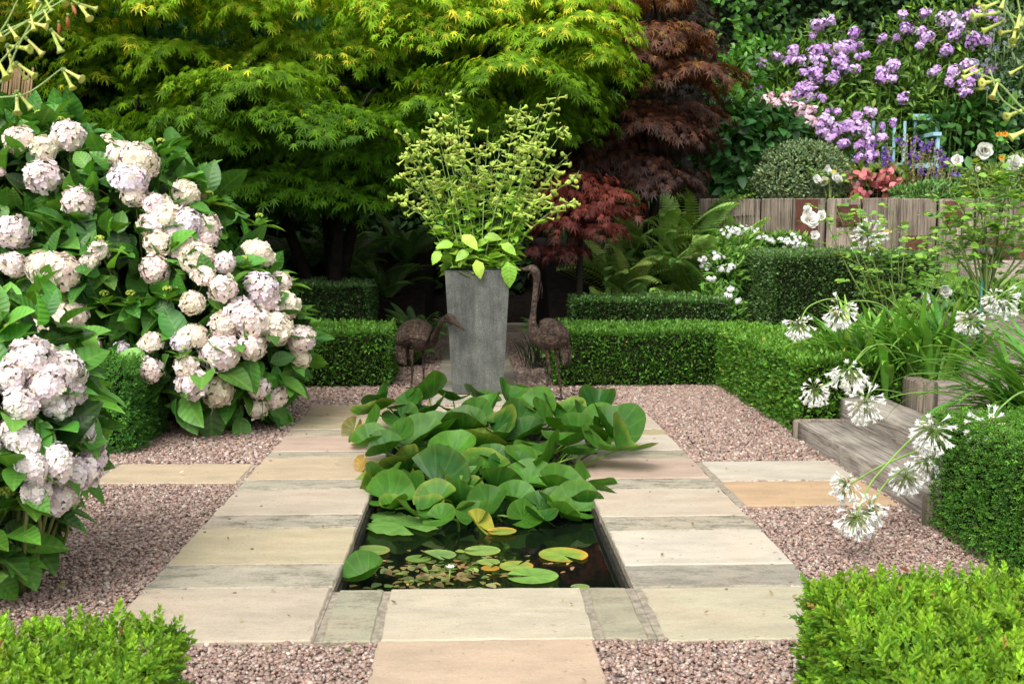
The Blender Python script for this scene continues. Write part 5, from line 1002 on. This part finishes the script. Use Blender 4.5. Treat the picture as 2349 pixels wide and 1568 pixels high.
# blue bench
bo = at(2040, 380, 15.05); bench = thing('garden_bench', 'pale blue painted wooden garden bench half hidden by phlox', 'bench', (bo[0], bo[1], 1.95)); org = np.array([bo[0], bo[1], 1.95])
def bx(name, u0, u1, v0, v1, Y, dep, parent=bench, col=(1, 1, 1)):
    a = at(u0, v1, Y); c = at(u1, v0, Y); m = MB(); m.obox((a+c)/2+np.array([0, dep/2, 0])-org, ((c[0]-a[0])/2, 0, 0), (0, dep/2, 0), (0, 0, (c[2]-a[2])/2), col, bev=.004); return m.build(name, M['blue'], parent)
bx('seat', 1910, 2150, 374, 386, 14.85, .45); bx('leg', 2144, 2157, 312, 440, 14.8, .06); bx('leg', 1900, 1912, 312, 440, 14.8, .06); bx('armrest', 2141, 2161, 303, 312, 14.76, .5); bx('armrest', 1896, 1916, 303, 312, 14.76, .5)
bx('back_post', 2142, 2156, 265, 380, 15.3, .05); bx('back_post', 1898, 1909, 265, 380, 15.3, .05); bx('top_rail', 2095, 2158, 262, 276, 15.27, .04)
for u in range(1926, 2140, 24): bx('back_slat', u, u+10, 278, 372, 15.31, .02)
# globe thistles
root = thing('globe_thistle', 'grey-blue globe thistles with silvery leaves at the right edge of the bed', 'thistle', at(2320, 250, 15.1)); org = np.array(root.location); mb = MB(); Bb = Blobs([(2320, 130, 15.2, 60, 120, .3), (2340, 220, 15.1, 60, 100, .3)]); P, Nn = Bb.sample(1500, (.6, 1.05), 0, .3); leaves(mb, P-org, Nn, T_LANCE, .10, ((.08, .16, .07), (.2, .28, .14))); mb.build('foliage', M['leaf'], root)
for (x, y, r) in [(2045, 395, 18), (2115, 385, 14), (2090, 415, 14), (2170, 310, 20), (2225, 275, 12), (2140, 220, 14), (2160, 190, 10), (2115, 565, 14), (1935, 105, 14), (2230, 60, 14), (2280, 250, 10), (2250, 230, 9), (2200, 180, 9), (2280, 575, 9)]:
    p = at(1503.4+.36*x, .36*y, 14.75); R = r*.36*14.75/FPX; hb = MB(); n = 90; d = unit(rnd(n)); hb.scatter(T_LANCE, d*R*.4, d, rnd(n), R*.7, vcol((.28, .3, .42), n, .15, .05, (.42, .4, .5), .4)); hb.tube([(0, 0, -.25), (0, 0, 0)], .004, 4, (.3, .36, .2)); o = hb.build('flower_head', M['petal'], root); o.location = p-org
for i, (u, v, lb) in enumerate([(2345-40, 308, 'upper orange daisy over the dark bush'), (2291, 309, 'small orange daisy left of its neighbour'), (2298, 362, 'yellow daisy below the orange ones')]):
    p = at(u, v, 14.6); root = thing('daisy', lb, 'flower', p, 'daisies at the right of the bed'); mb = MB(); a = np.arange(12)*pi/6; mb.scatter(T_LEAF, np.zeros((12, 3)), np.c_[np.cos(a), -.3+0*a, np.sin(a)*.5], np.tile([0, -1., .3], (12, 1)), .05, (.75, .3, .02)); mb.build('petals', M['petal'], root); mb = MB(); mb.scatter(T_ICO, np.zeros((1, 3)), np.array([[0, 1., 0]]), np.array([[0, 0, 1.]]), .014, (.2, .08, .01)); mb.build('centre', M['petal'], root); mb = MB(); mb.tube([(0, .01, 0), (.02, .1, -.3)], .004, 4, (.1, .2, .04)); mb.build('stem', M['stem'], root)
# canes and fence on the left
root = thing('fence', 'black boarded fence along the left edge behind the hydrangea', 'fence', (-5.35, 10.5, 0)); 
ft = at(20, 262, 11.)
for i in range(26):
    m = MB(); y = 8.4+i*.16; m.obox((0, y-10.5, 1.38), (.012, 0, 0), (0, .072, 0), (0, 0, 1.38), bev=.003); m.build('board', M['fence'], root)
m = MB(); m.obox((.0, 0, 2.79), (.05, 0, 0), (0, 2.2, 0), (0, 0, .03)); m.build('rail', M['fence'], root)
cn = at(25, 200, 11.4); root = thing('bamboo_screen', 'tan bamboo canes standing behind the black fence top', 'cane screen', (cn[0], cn[1], 2.4))
for i in range(14):
    u = 4+i*5.+rng.normal(0, 1.5); a = at(u-8, 290, 11.6+rng.uniform(-.05, .05)); c = at(u+6, 140+rng.uniform(0, 40), 11.6); m = MB(); m.tube(np.array([a, (a+c)/2, c])-np.array(root.location), .011, 6); m.build('cane', M['cane'], root)

# ================================================================== ROSES
def flower_rose(parent, org, p, R, tint=(.86, .85, .80), face=(0, -1, .5)):
    mb = MB(); f = unit(np.array(face, float)); 
    for ring, (n, tl, s) in enumerate([(7, 1.5, 1.), (7, 1.2, .95), (7, .85, .8), (6, .5, .65), (5, .2, .5)]):
        a = np.arange(n)*2*pi/n+ring*.6+rng.normal(0, .15, n); X = unit(np.cross(f, (.1, .2, 1))); Z = np.cross(X, f); d = np.cos(a)[:, None]*X+np.sin(a)[:, None]*Z; tl = tl+rng.normal(0, .22, (n, 1)); D = d*np.sin(tl)+f*np.cos(tl)+rnd(n, .1); NN = f*np.sin(tl)-d*np.cos(tl)+rnd(n, .25)
        mb.scatter(leafT(3, .5, .05, .3, lambda t: [.15, .8, 1., .35][int(round(t*3))]), np.zeros((n, 3)), D, NN, R*s, vcol(tint, n, .04, .02))
    o = mb.build('flower', M['petal'], parent); o.location = p-org
def rose(label, base, shoots, flowers, nl, cols, name='rose_bush', cat='rose', trunk=None, size=.05, spread=.1, lo=.3):
    org = np.array(base, float); root = thing(name, label, cat, org); sb = MB(); lb = MB(); AP = []; AD = []
    if trunk is not None: sb.tube(smooth_pts(trunk, 5)-org, np.linspace(.03, .024, (len(trunk)-1)*5+1), 8, (.1, .09, .04))
    st = org if trunk is None else np.array(trunk[-1])
    for tp in shoots:
        S0 = st+rng.normal(0, .03, 3)*[1, 1, .0]; mid = (S0*.5+tp*.5)+np.array([(tp-S0)[0]*.12, rng.normal(0, .1), .08]); S = smooth_pts([S0, mid, tp], 8); sb.tube(S-org, np.linspace(.011, .003, len(S)), 5, (.14, .2, .05))
        for j in range(nl):
            i = int(len(S)*rng.uniform(lo, .99)); a = rng.uniform(0, 2*pi); d = unit(np.array([cos(a), sin(a), rng.uniform(-.1, .8)])); p = S[i]+d*rng.uniform(0, spread); AP.append(p); AD.append(d)
            if rng.uniform() < .5: sb.tube(np.array([S[i], p])-org, .0025, 3, (.15, .25, .05))
    AP = np.array(AP); AD = np.array(AD); n = len(AP)
    for k, (off, turn, s_) in enumerate([(1., 0, 1.), (.62, .9, .85), (.62, -.9, .85), (.25, 1.0, .65), (.25, -1.0, .65)]):     # pinnate: five leaflets
        side = unit(np.cross(AD, [0, 0, 1.])); D = AD*cos(turn)+side*sin(turn)+np.array([0, 0, -.12]); lb.scatter(T_LEAF if False else T_ROUND, AP+AD*size*off*1.4-org, D, np.tile([0, 0, 1.], (n, 1))+rnd(n, .35)+np.array([0, -.3, 0]), size*s_*np.exp(rng.normal(0, .15, n)), vcol(cols[0], n, .2, .08, cols[1], .4))
    yk = rng.uniform(0, 1, len(lb.C[0])//15) < .03
    for c in lb.C: q = c.reshape(-1, 15, 3); q[yk[:len(q)]] = (.40, .34, .05)
    sb.build('stems', M['stem'], root); lb.build('leaves', M['leaf'], root)
    for (u, v, r, Y) in flowers: flower_rose(root, org, at(u, v, Y), r*Y/FPX, (.86, .85, .80), (rng.normal(0, .5), -1, rng.uniform(-.2, .9)))
    return root
RL = ((.09, .24, .03), (.30, .5, .06))
b0 = at(2060, 790, 9.6); b0[2] = .42
rose('sprawling light green rose bush in front of the yew block and timber wall', b0, [at(u, v, 9.6+rng.uniform(-.35, .5)) for u, v in [(1880, 470), (1920, 480), (1960, 440), (1990, 510), (2020, 560), (2050, 470), (2080, 520), (2110, 570), (2150, 540), (2100, 620), (2040, 640), (1990, 620), (2170, 610), (2060, 590), (2130, 660), (1960, 540), (2190, 540)]],
     [(1856, 505, 22, 9.5), (1885, 495, 13, 9.5), (1850, 482, 12, 9.5), (1868, 540, 12, 9.5), (2118, 686, 18, 9.3), (2168, 670, 16, 9.3)], 10, RL, size=.065, spread=.2, lo=.5)
b1 = at(2250, 800, 8.2); b1[2] = .3; tk = [b1, at(2248, 740, 8.2), at(2256, 690, 8.2)]
rose('standard rose tree tied to a green stake at the right edge', b1, [at(u, v, 8.2+rng.uniform(-.35, .5)) for u, v in [(2140, 470), (2180, 430), (2215, 470), (2240, 400), (2275, 420), (2300, 380), (2330, 430), (2345, 500), (2290, 480), (2200, 540), (2320, 560), (2360, 600), (2400, 500), (2160, 570), (2250, 470), (2230, 380), (2330, 350)]],
     [(2250, 574, 13, 8.2), (2268, 577, 11, 8.2), (2255, 345, 22, 8.6), (2196, 368, 14, 8.6), (2330, 380, 24, 8.5), (2240, 385, 9, 8.6), (2300, 450, 8, 8.6)], 16, RL, 'rose_tree', 'rose', trunk=tk, size=.065, spread=.16)
p = at(2243, 830, 8.15); q = at(2253, 640, 8.15); b = MB(); b.tube([np.zeros(3), (q-p)*.5, q-p], .011, 8); o = b.build('stake', M['green'], origin=None); o.location = p; tag(o, 'thin dark green garden stake supporting the standard rose', 'stake')
b2 = at(1895, 455, 14.0); rose('cream-white rose sprig with pale buds hanging over the grey shrub', b2, [at(u, v, 14.0) for u, v in [(1880, 390), (1900, 410), (1920, 400)]], [(1872, 411, 11, 13.95), (1896, 389, 12, 13.95), (1892, 416, 12, 13.95), (1914, 405, 10, 13.95), (1926, 411, 10, 13.95)], 5, RL, size=.07)
# white phlox beside the yew
def whitephlox(label, blobs, fl):
    Bb = Blobs(blobs); org = Bb.c.mean(0); org[2] = .0; root = thing('white_phlox', label, 'flowering plant', org, 'white flowers around the yew block'); mb = MB(); P, Nn = Bb.sample(1300, (.5, 1.05), .0, .3); leaves(mb, P-org, Nn, T_LANCE, .10, ((.07, .2, .025), (.22, .4, .05)), up=.2); mb.build('foliage', M['leaf'], root)
    for (u, v, r) in fl:
        p, n_ = Bb.front(u, v); Y = p[1]; R = r*Y/FPX; n = int(7+R*180); hm = MB(); d = unit(rnd(n)+[0, -.4, .3]); hm.scatter(T_PHLOX, d*R*[1.9, 1., 1.3]*rng.uniform(.3, 1, (n, 1)), np.cross(d, rnd(n)), unit(d+[0, -.7, .2]+rnd(n, .4)), .026, vcol((.85, .85, .83), n, .03, .01)); o = hm.build('flower_head', M['petal'], root); o.location = p-org+[0, -.03, 0]
whitephlox('white phlox clump growing left of the big yew block', [(1660, 640, 12.9, 45, 90, .25), (1680, 570, 13.1, 40, 50, .25), (1640, 700, 12.7, 35, 50, .2), (1670, 730, 12.6, 40, 50, .2)], [(1668, 535, 13), (1690, 527, 12), (1640, 590, 12), (1620, 608, 10), (1655, 615, 8), (1675, 612, 9), (1630, 640, 8), (1668, 680, 11), (1650, 690, 9), (1675, 665, 9), (1690, 690, 7), (1612, 595, 7)])
whitephlox('white phlox heads peeping over the yew block against the timber wall', [(1740, 560, 13.75, 60, 22, .15), (1810, 560, 13.75, 50, 20, .15)], [(1712, 530, 14), (1727, 538, 14), (1740, 545, 12), (1755, 548, 9), (1768, 552, 9), (1800, 555, 12), (1820, 548, 12), (1812, 560, 9), (1838, 563, 8)])

# ================================================================== AGAPANTHUS
def aga_head(parent, org, p, R, dirv, n=62):
    mb = MB(); d = unit(rnd(n)+unit(dirv)*.6); L = R*rng.uniform(.5, .72, n)
    for i in range(n): mb.tube([np.zeros(3), d[i]*L[i]*.6+[0, 0, .003], d[i]*L[i]+np.array([0, 0, -R*.04])], .0016, 3, (.2, .3, .08))
    e = d*L[:, None]+np.array([0, 0, -R*.04]); dd = unit(d+np.array([0, 0, -.55])+rnd(n, .12)); k = rng.uniform(0, 1, n) < .82
    R = R*.92; c = vcol((.80, .80, .75), n, .05, .015); mb.scatter(T_AGA, e[k], dd[k], rnd(k.sum()), R*np.c_[np.full(k.sum(), .36), np.full(k.sum(), .5), np.full(k.sum(), .36)]*rng.uniform(.8, 1.1, (k.sum(), 1)), c[k])
    k = ~k; mb.scatter(T_ICO, e[k], dd[k], rnd(k.sum()), np.c_[np.full(k.sum(), R*.06), np.full(k.sum(), R*.2), np.full(k.sum(), R*.06)], vcol((.6, .6, .4), k.sum()))
    o = mb.build('flower_head', M['petal'], parent); o.location = p-org
def agapanthus(label, bases, nleaf, L, heads, spread, cols=((.06, .2, .03), (.2, .4, .05)), wd=.017, az=None, lean=(.15, 1.0), mat='strap'):
    org = np.mean(bases, 0); root = thing('agapanthus', label, 'agapanthus', org, 'agapanthus clumps by the steps'); mb = MB()
    for bs in bases:
        n = nleaf//len(bases); a = rng.uniform(0, 2*pi, n) if az is None else rng.normal(az, .8, n)
        strap(mb, bs-org+np.c_[rng.normal(0, spread, (n, 2)), np.zeros(n)], a, L*rng.uniform(.6, 1.15, n), wd*rng.uniform(.7, 1.25, n), rng.uniform(*lean, n), rng.uniform(.5, 1.9, n), vcol(cols[0], n, .18, .08, cols[1], .4), 9)
    c = mb.C; 
    mb.build('leaves', M['strap'], root); sb = MB()
    for (path, R, dv) in heads:
        S = smooth_pts(path, 7); sb.tube(S-org, np.linspace(.0065, .0045, len(S)), 6, (.2, .34, .07)); aga_head(root, org, S[-1], R, dv)
    if heads: sb.build('stems', M['stem'], root)
    return root
def pth(Ys, *uv): return [at(u, v, Y) for (u, v), Y in zip(uv, np.linspace(Ys[0], Ys[1], len(uv)))]
k = 1/FPX
bA = [at(2040, 905, 8.5), at(2110, 890, 8.4), at(1985, 890, 8.7), at(2160, 880, 8.3)]
agapanthus('large agapanthus clump of green strap leaves behind the second step', bA, 340, .78, [
    (pth((8.4, 7.8), (2060, 860), (2000, 770), (1930, 690), (1860, 700), (1832, 745)), 36*7.8*k, (0, -.2, -.8)),
    (pth((8.4, 7.9), (2060, 860), (2060, 780), (2030, 705), (1960, 690), (1925, 712)), 42*7.9*k, (0, -.2, -.8)),
    (pth((8.4, 7.3), (2100, 900), (2060, 830), (2010, 790), (1930, 860), (1868, 895)), 38*7.3*k, (-.5, -.2, -.6)),
    (pth((8.3, 7.3), (2120, 900), (2060, 800), (1995, 795), (1960, 830), (1948, 850)), 50*7.3*k, (-.1, -.2, -.8)),
    (pth((8.3, 7.0), (2130, 930), (2060, 900), (2000, 895), (1985, 925)), 46*7.0*k, (0, -.2, -.8))], .11, lean=(.03, .7), wd=.028, cols=((.08, .25, .03), (.26, .48, .06)))
bB = [at(2420, 1000, 6.2), at(2360, 960, 6.5), at(2440, 900, 6.8)]
agapanthus('arching agapanthus with long leaves spilling in from the right edge', bB, 150, .85, [
    (pth((6.2, 5.2), (2400, 980), (2360, 900), (2300, 930), (2268, 985)), 58*5.2*k, (-.1, -.2, -.8)),
    (pth((6.2, 5.2), (2420, 1000), (2300, 960), (2200, 965), (2140, 990)), 52*5.2*k, (-.5, -.2, -.3)),
    (pth((6.0, 5.0), (2400, 1050), (2180, 960), (2020, 1080), (1962, 1185)), 52*5.0*k, (-.3, -.2, -.8)),
    (pth((6.0, 5.3), (2300, 1080), (2150, 1030), (2040, 1060), (1945, 1112)), 42*5.3*k, (-.7, -.2, -.4)),
    (pth((6.0, 5.1), (2250, 1100), (2120, 1060), (2040, 1100), (1995, 1165)), 42*5.1*k, (.1, -.2, -.7)),
    (pth((6.0, 5.5), (2300, 1050), (2200, 1030), (2120, 1060), (2078, 1095)), 42*5.5*k, (-.2, -.2, -.7)),
    (pth((6.3, 5.6), (2350, 1000), (2200, 1000), (2130, 1060)), 44*5.6*k, (-.2, -.2, -.4)),
    (pth((7.6, 7.0), (2440, 800), (2320, 720), (2225, 735)), 34*7.0*k, (-.2, -.2, -.7)),
    (pth((7.6, 7.1), (2460, 800), (2360, 660), (2300, 690)), 42*7.1*k, (-.1, -.2, -.7)), (pth((7.6, 7.1), (2460, 800), (2370, 650), (2280, 685)), 30*7.1*k, (-.1, -.2, -.7))], .08, lean=(.3, 1.3), wd=.019, az=-1.3)
bC = [at(1990, 620, 11.4)]; bC[0][2] = .9
agapanthus('solitary white agapanthus bloom between the rose and timber wall', bC, 14, .3, [(pth((11.4, 11.2), (1990, 620), (1992, 590), (1995, 545)), 42*11.2*k, (0, -.3, .4))], .05)
bD = [at(1655, 760, 11.3)]; bD[0][2] = .3
agapanthus('small tuft of strap leaves beside the left side of the yew block', bD, 34, .42, [], .05, wd=.016)
mb = MB(); p0 = at(2140, 820, 8.6); n = 2600; x_ = rng.uniform(3.2, 5.3, n); y_ = rng.uniform(8.4, 11.2, n); leaves(mb, np.c_[x_, y_, .24+(x_-3.1)*.3+(y_-8.3)*.02+rng.uniform(0, .14, n)]-p0, np.tile([0, -.3, 1.], (n, 1)), T_LEAF, .075, ((.05, .15, .02), (.2, .34, .05))); n = 500; P = np.c_[rng.uniform(-.7, 1.3, n), rng.uniform(-.2, .8, n), rng.uniform(0, .22, n)]; leaves(mb, P, np.tile([0, -.3, 1.], (n, 1)), T_LEAF, .08, ((.07, .2, .03), (.3, .42, .06))); n = 30; mb.scatter(T_PHLOX, np.c_[rng.uniform(-.7, 1, n), rng.uniform(-.2, .5, n), rng.uniform(.1, .25, n)], rnd(n), rnd(n)+[0, -1, 1], .025, (.75, .78, .3)); o = mb.build('ground_cover', M['leaf']); o.location = p0; tag(o, 'yellow-green ground cover growing between agapanthus and rose tree', 'ground cover', kind='stuff')

# ================================================================== NEAR TOBACCO SPRAYS AT THE TOP CORNERS
def arcs(L, Y0, Y1): return [[at(u, v, Y) for (u, v), Y in zip(l, np.linspace(Y0, Y1, len(l)))] for l in L]
def full(base, l): return [base]+l
def spray(label, base, lines, flen, flowers, Y, bends, sr=.0035):
    root = thing('tobacco_plant', label, 'flowering plant', base, 'tobacco plants leaning in at the top corners'); org = np.array(base); sb = MB(); fb = MB()
    for l in lines: q = smooth_pts(l, 6); sb.tube(q-org, np.linspace(sr, sr*.5, len(q)), 6, (.28, .4, .12))
    P = []; D = []
    for (u, v, du, dv, bro) in flowers:
        p = at(u, v, Y+rng.uniform(-.05, .05)); e = at(u+du, v+dv, p[1]+rng.uniform(-.03, .03)); P.append(p); D.append(e-p); l = np.linalg.norm(e-p)
        fb = MB(); col = vcol((.58, .66, .13), 1, .08, .04, (.74, .78, .26), .5)[0] if not bro else np.array((.5, .2, .07)); fb.scatter(T_TRUMP if not bro else T_ICO, ((p if not bro else (p+e)/2)-p)[None], (e-p)[None], rnd(1), np.array([[l*.8, l, l*.8]]) if not bro else np.array([[l*.12, l*.5, l*.12]]), col)
        fb.scatter(T_ICO, np.zeros((1, 3)), (e-p)[None], rnd(1), l*.11, (.25, .38, .1)); o = fb.build('flower' if not bro else 'withered_flower', M['petal'], root); o.location = p-org
    sb.build('stems', M['stem'], root)
    lb = MB(); n = 26; a = rng.uniform(0, 6.3, n); z = rng.uniform(.02, .8, n); lb.scatter(T_LEAF, np.c_[rng.normal(0, .03, n), rng.normal(0, .03, n), z], np.c_[np.cos(a), np.sin(a), .3+0*a], np.tile([0, 0, 1.], (n, 1)), .22-.1*z, vcol((.13, .3, .03), n)); lb.build('leaves', M['hyd'], root); return root
YL = 3.0; bl = np.array([-2.0, 3.5, 0.]); hubl = at(-140, 330, YL)
LL = [[(-140, 330), (-40, 235), (60, 215), (145, 155)], [(-140, 330), (-30, 110), (80, 40), (180, -20)], [(-140, 330), (-40, 130), (90, 30), (150, -30)], [(-140, 330), (-60, 150), (10, 60), (50, -20)], [(-140, 330), (-30, 180), (40, 100), (120, 20)], [(-140, 330), (0, 190), (40, 110), (95, 10)]]
spray('blurred lime tobacco flowers leaning into the top left corner', bl, [[bl, bl+(hubl-bl)*.5, hubl]]+arcs(LL, YL, YL), .07,
      [(148, 160, 40, 22, 0), (145, 162, 22, 42, 0), (40, 210, 32, 40, 0), (38, 214, 2, 46, 0), (38, 145, 42, 30, 0), (36, 148, 24, 34, 0), (18, 105, 52, 8, 0), (16, 108, 14, 46, 0), (118, 68, 26, 26, 0), (118, 70, 22, 50, 0), (60, 88, 38, 38, 0), (62, 50, 46, 12, 0), (180, 8, 42, 14, 0), (180, 10, 26, 34, 0), (160, -4, 34, 26, 0), (98, -10, 22, 36, 0), (70, 30, 8, 40, 0), (-10, 130, 26, 50, 0), (-8, 60, 12, 30, 0), (20, 60, 20, 30, 0), (70, -20, 20, 30, 0), (130, -20, 20, 30, 0), (135, 50, 0, 34, 1), (156, 34, 0, 36, 1), (165, 10, 10, 26, 1), (24, 130, 2, 36, 0), (100, 20, 12, 30, 0)], YL, 1)
YR = 2.8; brr = np.array([2.65, 3.05, 0.]); hubr = at(2460, 300, YR)
LR = [[(2460, 300), (2360, 260), (2290, 190), (2232, 165)], [(2460, 300), (2370, 270), (2300, 230), (2270, 160)], [(2460, 300), (2400, 90), (2330, 40), (2240, -10)], [(2460, 300), (2380, 140), (2330, 60), (2290, -20)], [(2460, 300), (2400, 150), (2350, 60), (2330, -20)]]
spray('blurred lime tobacco flowers leaning into the top right corner', brr, [[brr, brr+(hubr-brr)*.5, hubr]]+arcs(LR, YR, YR), .07,
      [(2250, 160, -42, 20, 0), (2252, 166, 0, 40, 0), (2290, 185, -38, 6, 0), (2290, 188, -14, 36, 0), (2350, 250, -42, 18, 0), (2370, 290, -52, 26, 0), (2300, 50, -46, 22, 0), (2290, 30, -60, 8, 0), (2290, 5, -34, 14, 0), (2330, 70, -36, 6, 0), (2330, 60, -6, 34, 0), (2340, 80, -16, 26, 0), (2250, -20, -6, 30, 0), (2350, 150, -34, 20, 0), (2310, -20, -14, 40, 0), (2340, 30, -8, 40, 0), (2240, 150, -30, 16, 0), (2360, 20, -20, 40, 0)], YR, 1)

# ================================================================== SMALL FALLEN THINGS
def fallen(u, v, label, col, s, T=None, name='fallen_leaf', cat='fallen leaf'):
    p = gr(u, v, .006); mb = MB(); a = rng.uniform(0, 6.3); mb.scatter(T or leafT(4, .28, .25, .25), np.zeros((1, 3)), np.array([[cos(a), sin(a), .05]]), np.array([[0, -.2, 1.]]), s, col); o = mb.build(name, M['leaf']); o.location = p+[0, 0, .012]; tag(o, label, cat, 'fallen leaves and petals on the ground')
fallen(795, 1495, 'small green fallen leaf on the gravel left of the front stone', (.08, .2, .04), .05); fallen(2200, 1235, 'green curled leaf on gravel below the steel edging', (.1, .22, .03), .06); fallen(2090, 1335-20, 'rust-brown curled leaf on the right gravel', (.3, .1, .03), .07)
fallen(410, 1088, 'white petal on the left buff cross flag', (.8, .78, .72), .045); fallen(768, 1063, 'white petal on the buff flag near the pond leaves', (.8, .78, .72), .05); fallen(130, 1350, 'yellow-green fallen flower on the left gravel', (.45, .5, .1), .05)
fallen(430, 1078-8, 'dry brown leaf crumb on the left buff cross flag', (.1, .06, .03), .03)

mb = MB(); n = 170; x = rng.uniform(-2.4, 2.45, n); y = rng.uniform(3.6, 11, n); k = ~((x > WX0-.1) & (x < WX1+.1) & (y > WY0) & (y < WY1)); x, y = x[k], y[k]; n = len(x); a = rng.uniform(0, 6.3, n)
mb.scatter(leafT(3, .3, .25, .3, lambda t: [.1, 1, .8, .05][int(round(t*3))]), np.c_[x, y, np.full(n, .009)], np.c_[np.cos(a), np.sin(a), rng.uniform(0, .2, n)], np.tile([0, 0, 1.], (n, 1))+rnd(n, .2), rng.uniform(.008, .026, n), vcol((.13, .08, .035), n, .4, .1, (.3, .3, .08), .3)); tag(mb.build('leaf_litter', M['leaf']), 'scattered crumbs of dry leaves and petals on gravel and flags', 'leaf litter', kind='stuff')
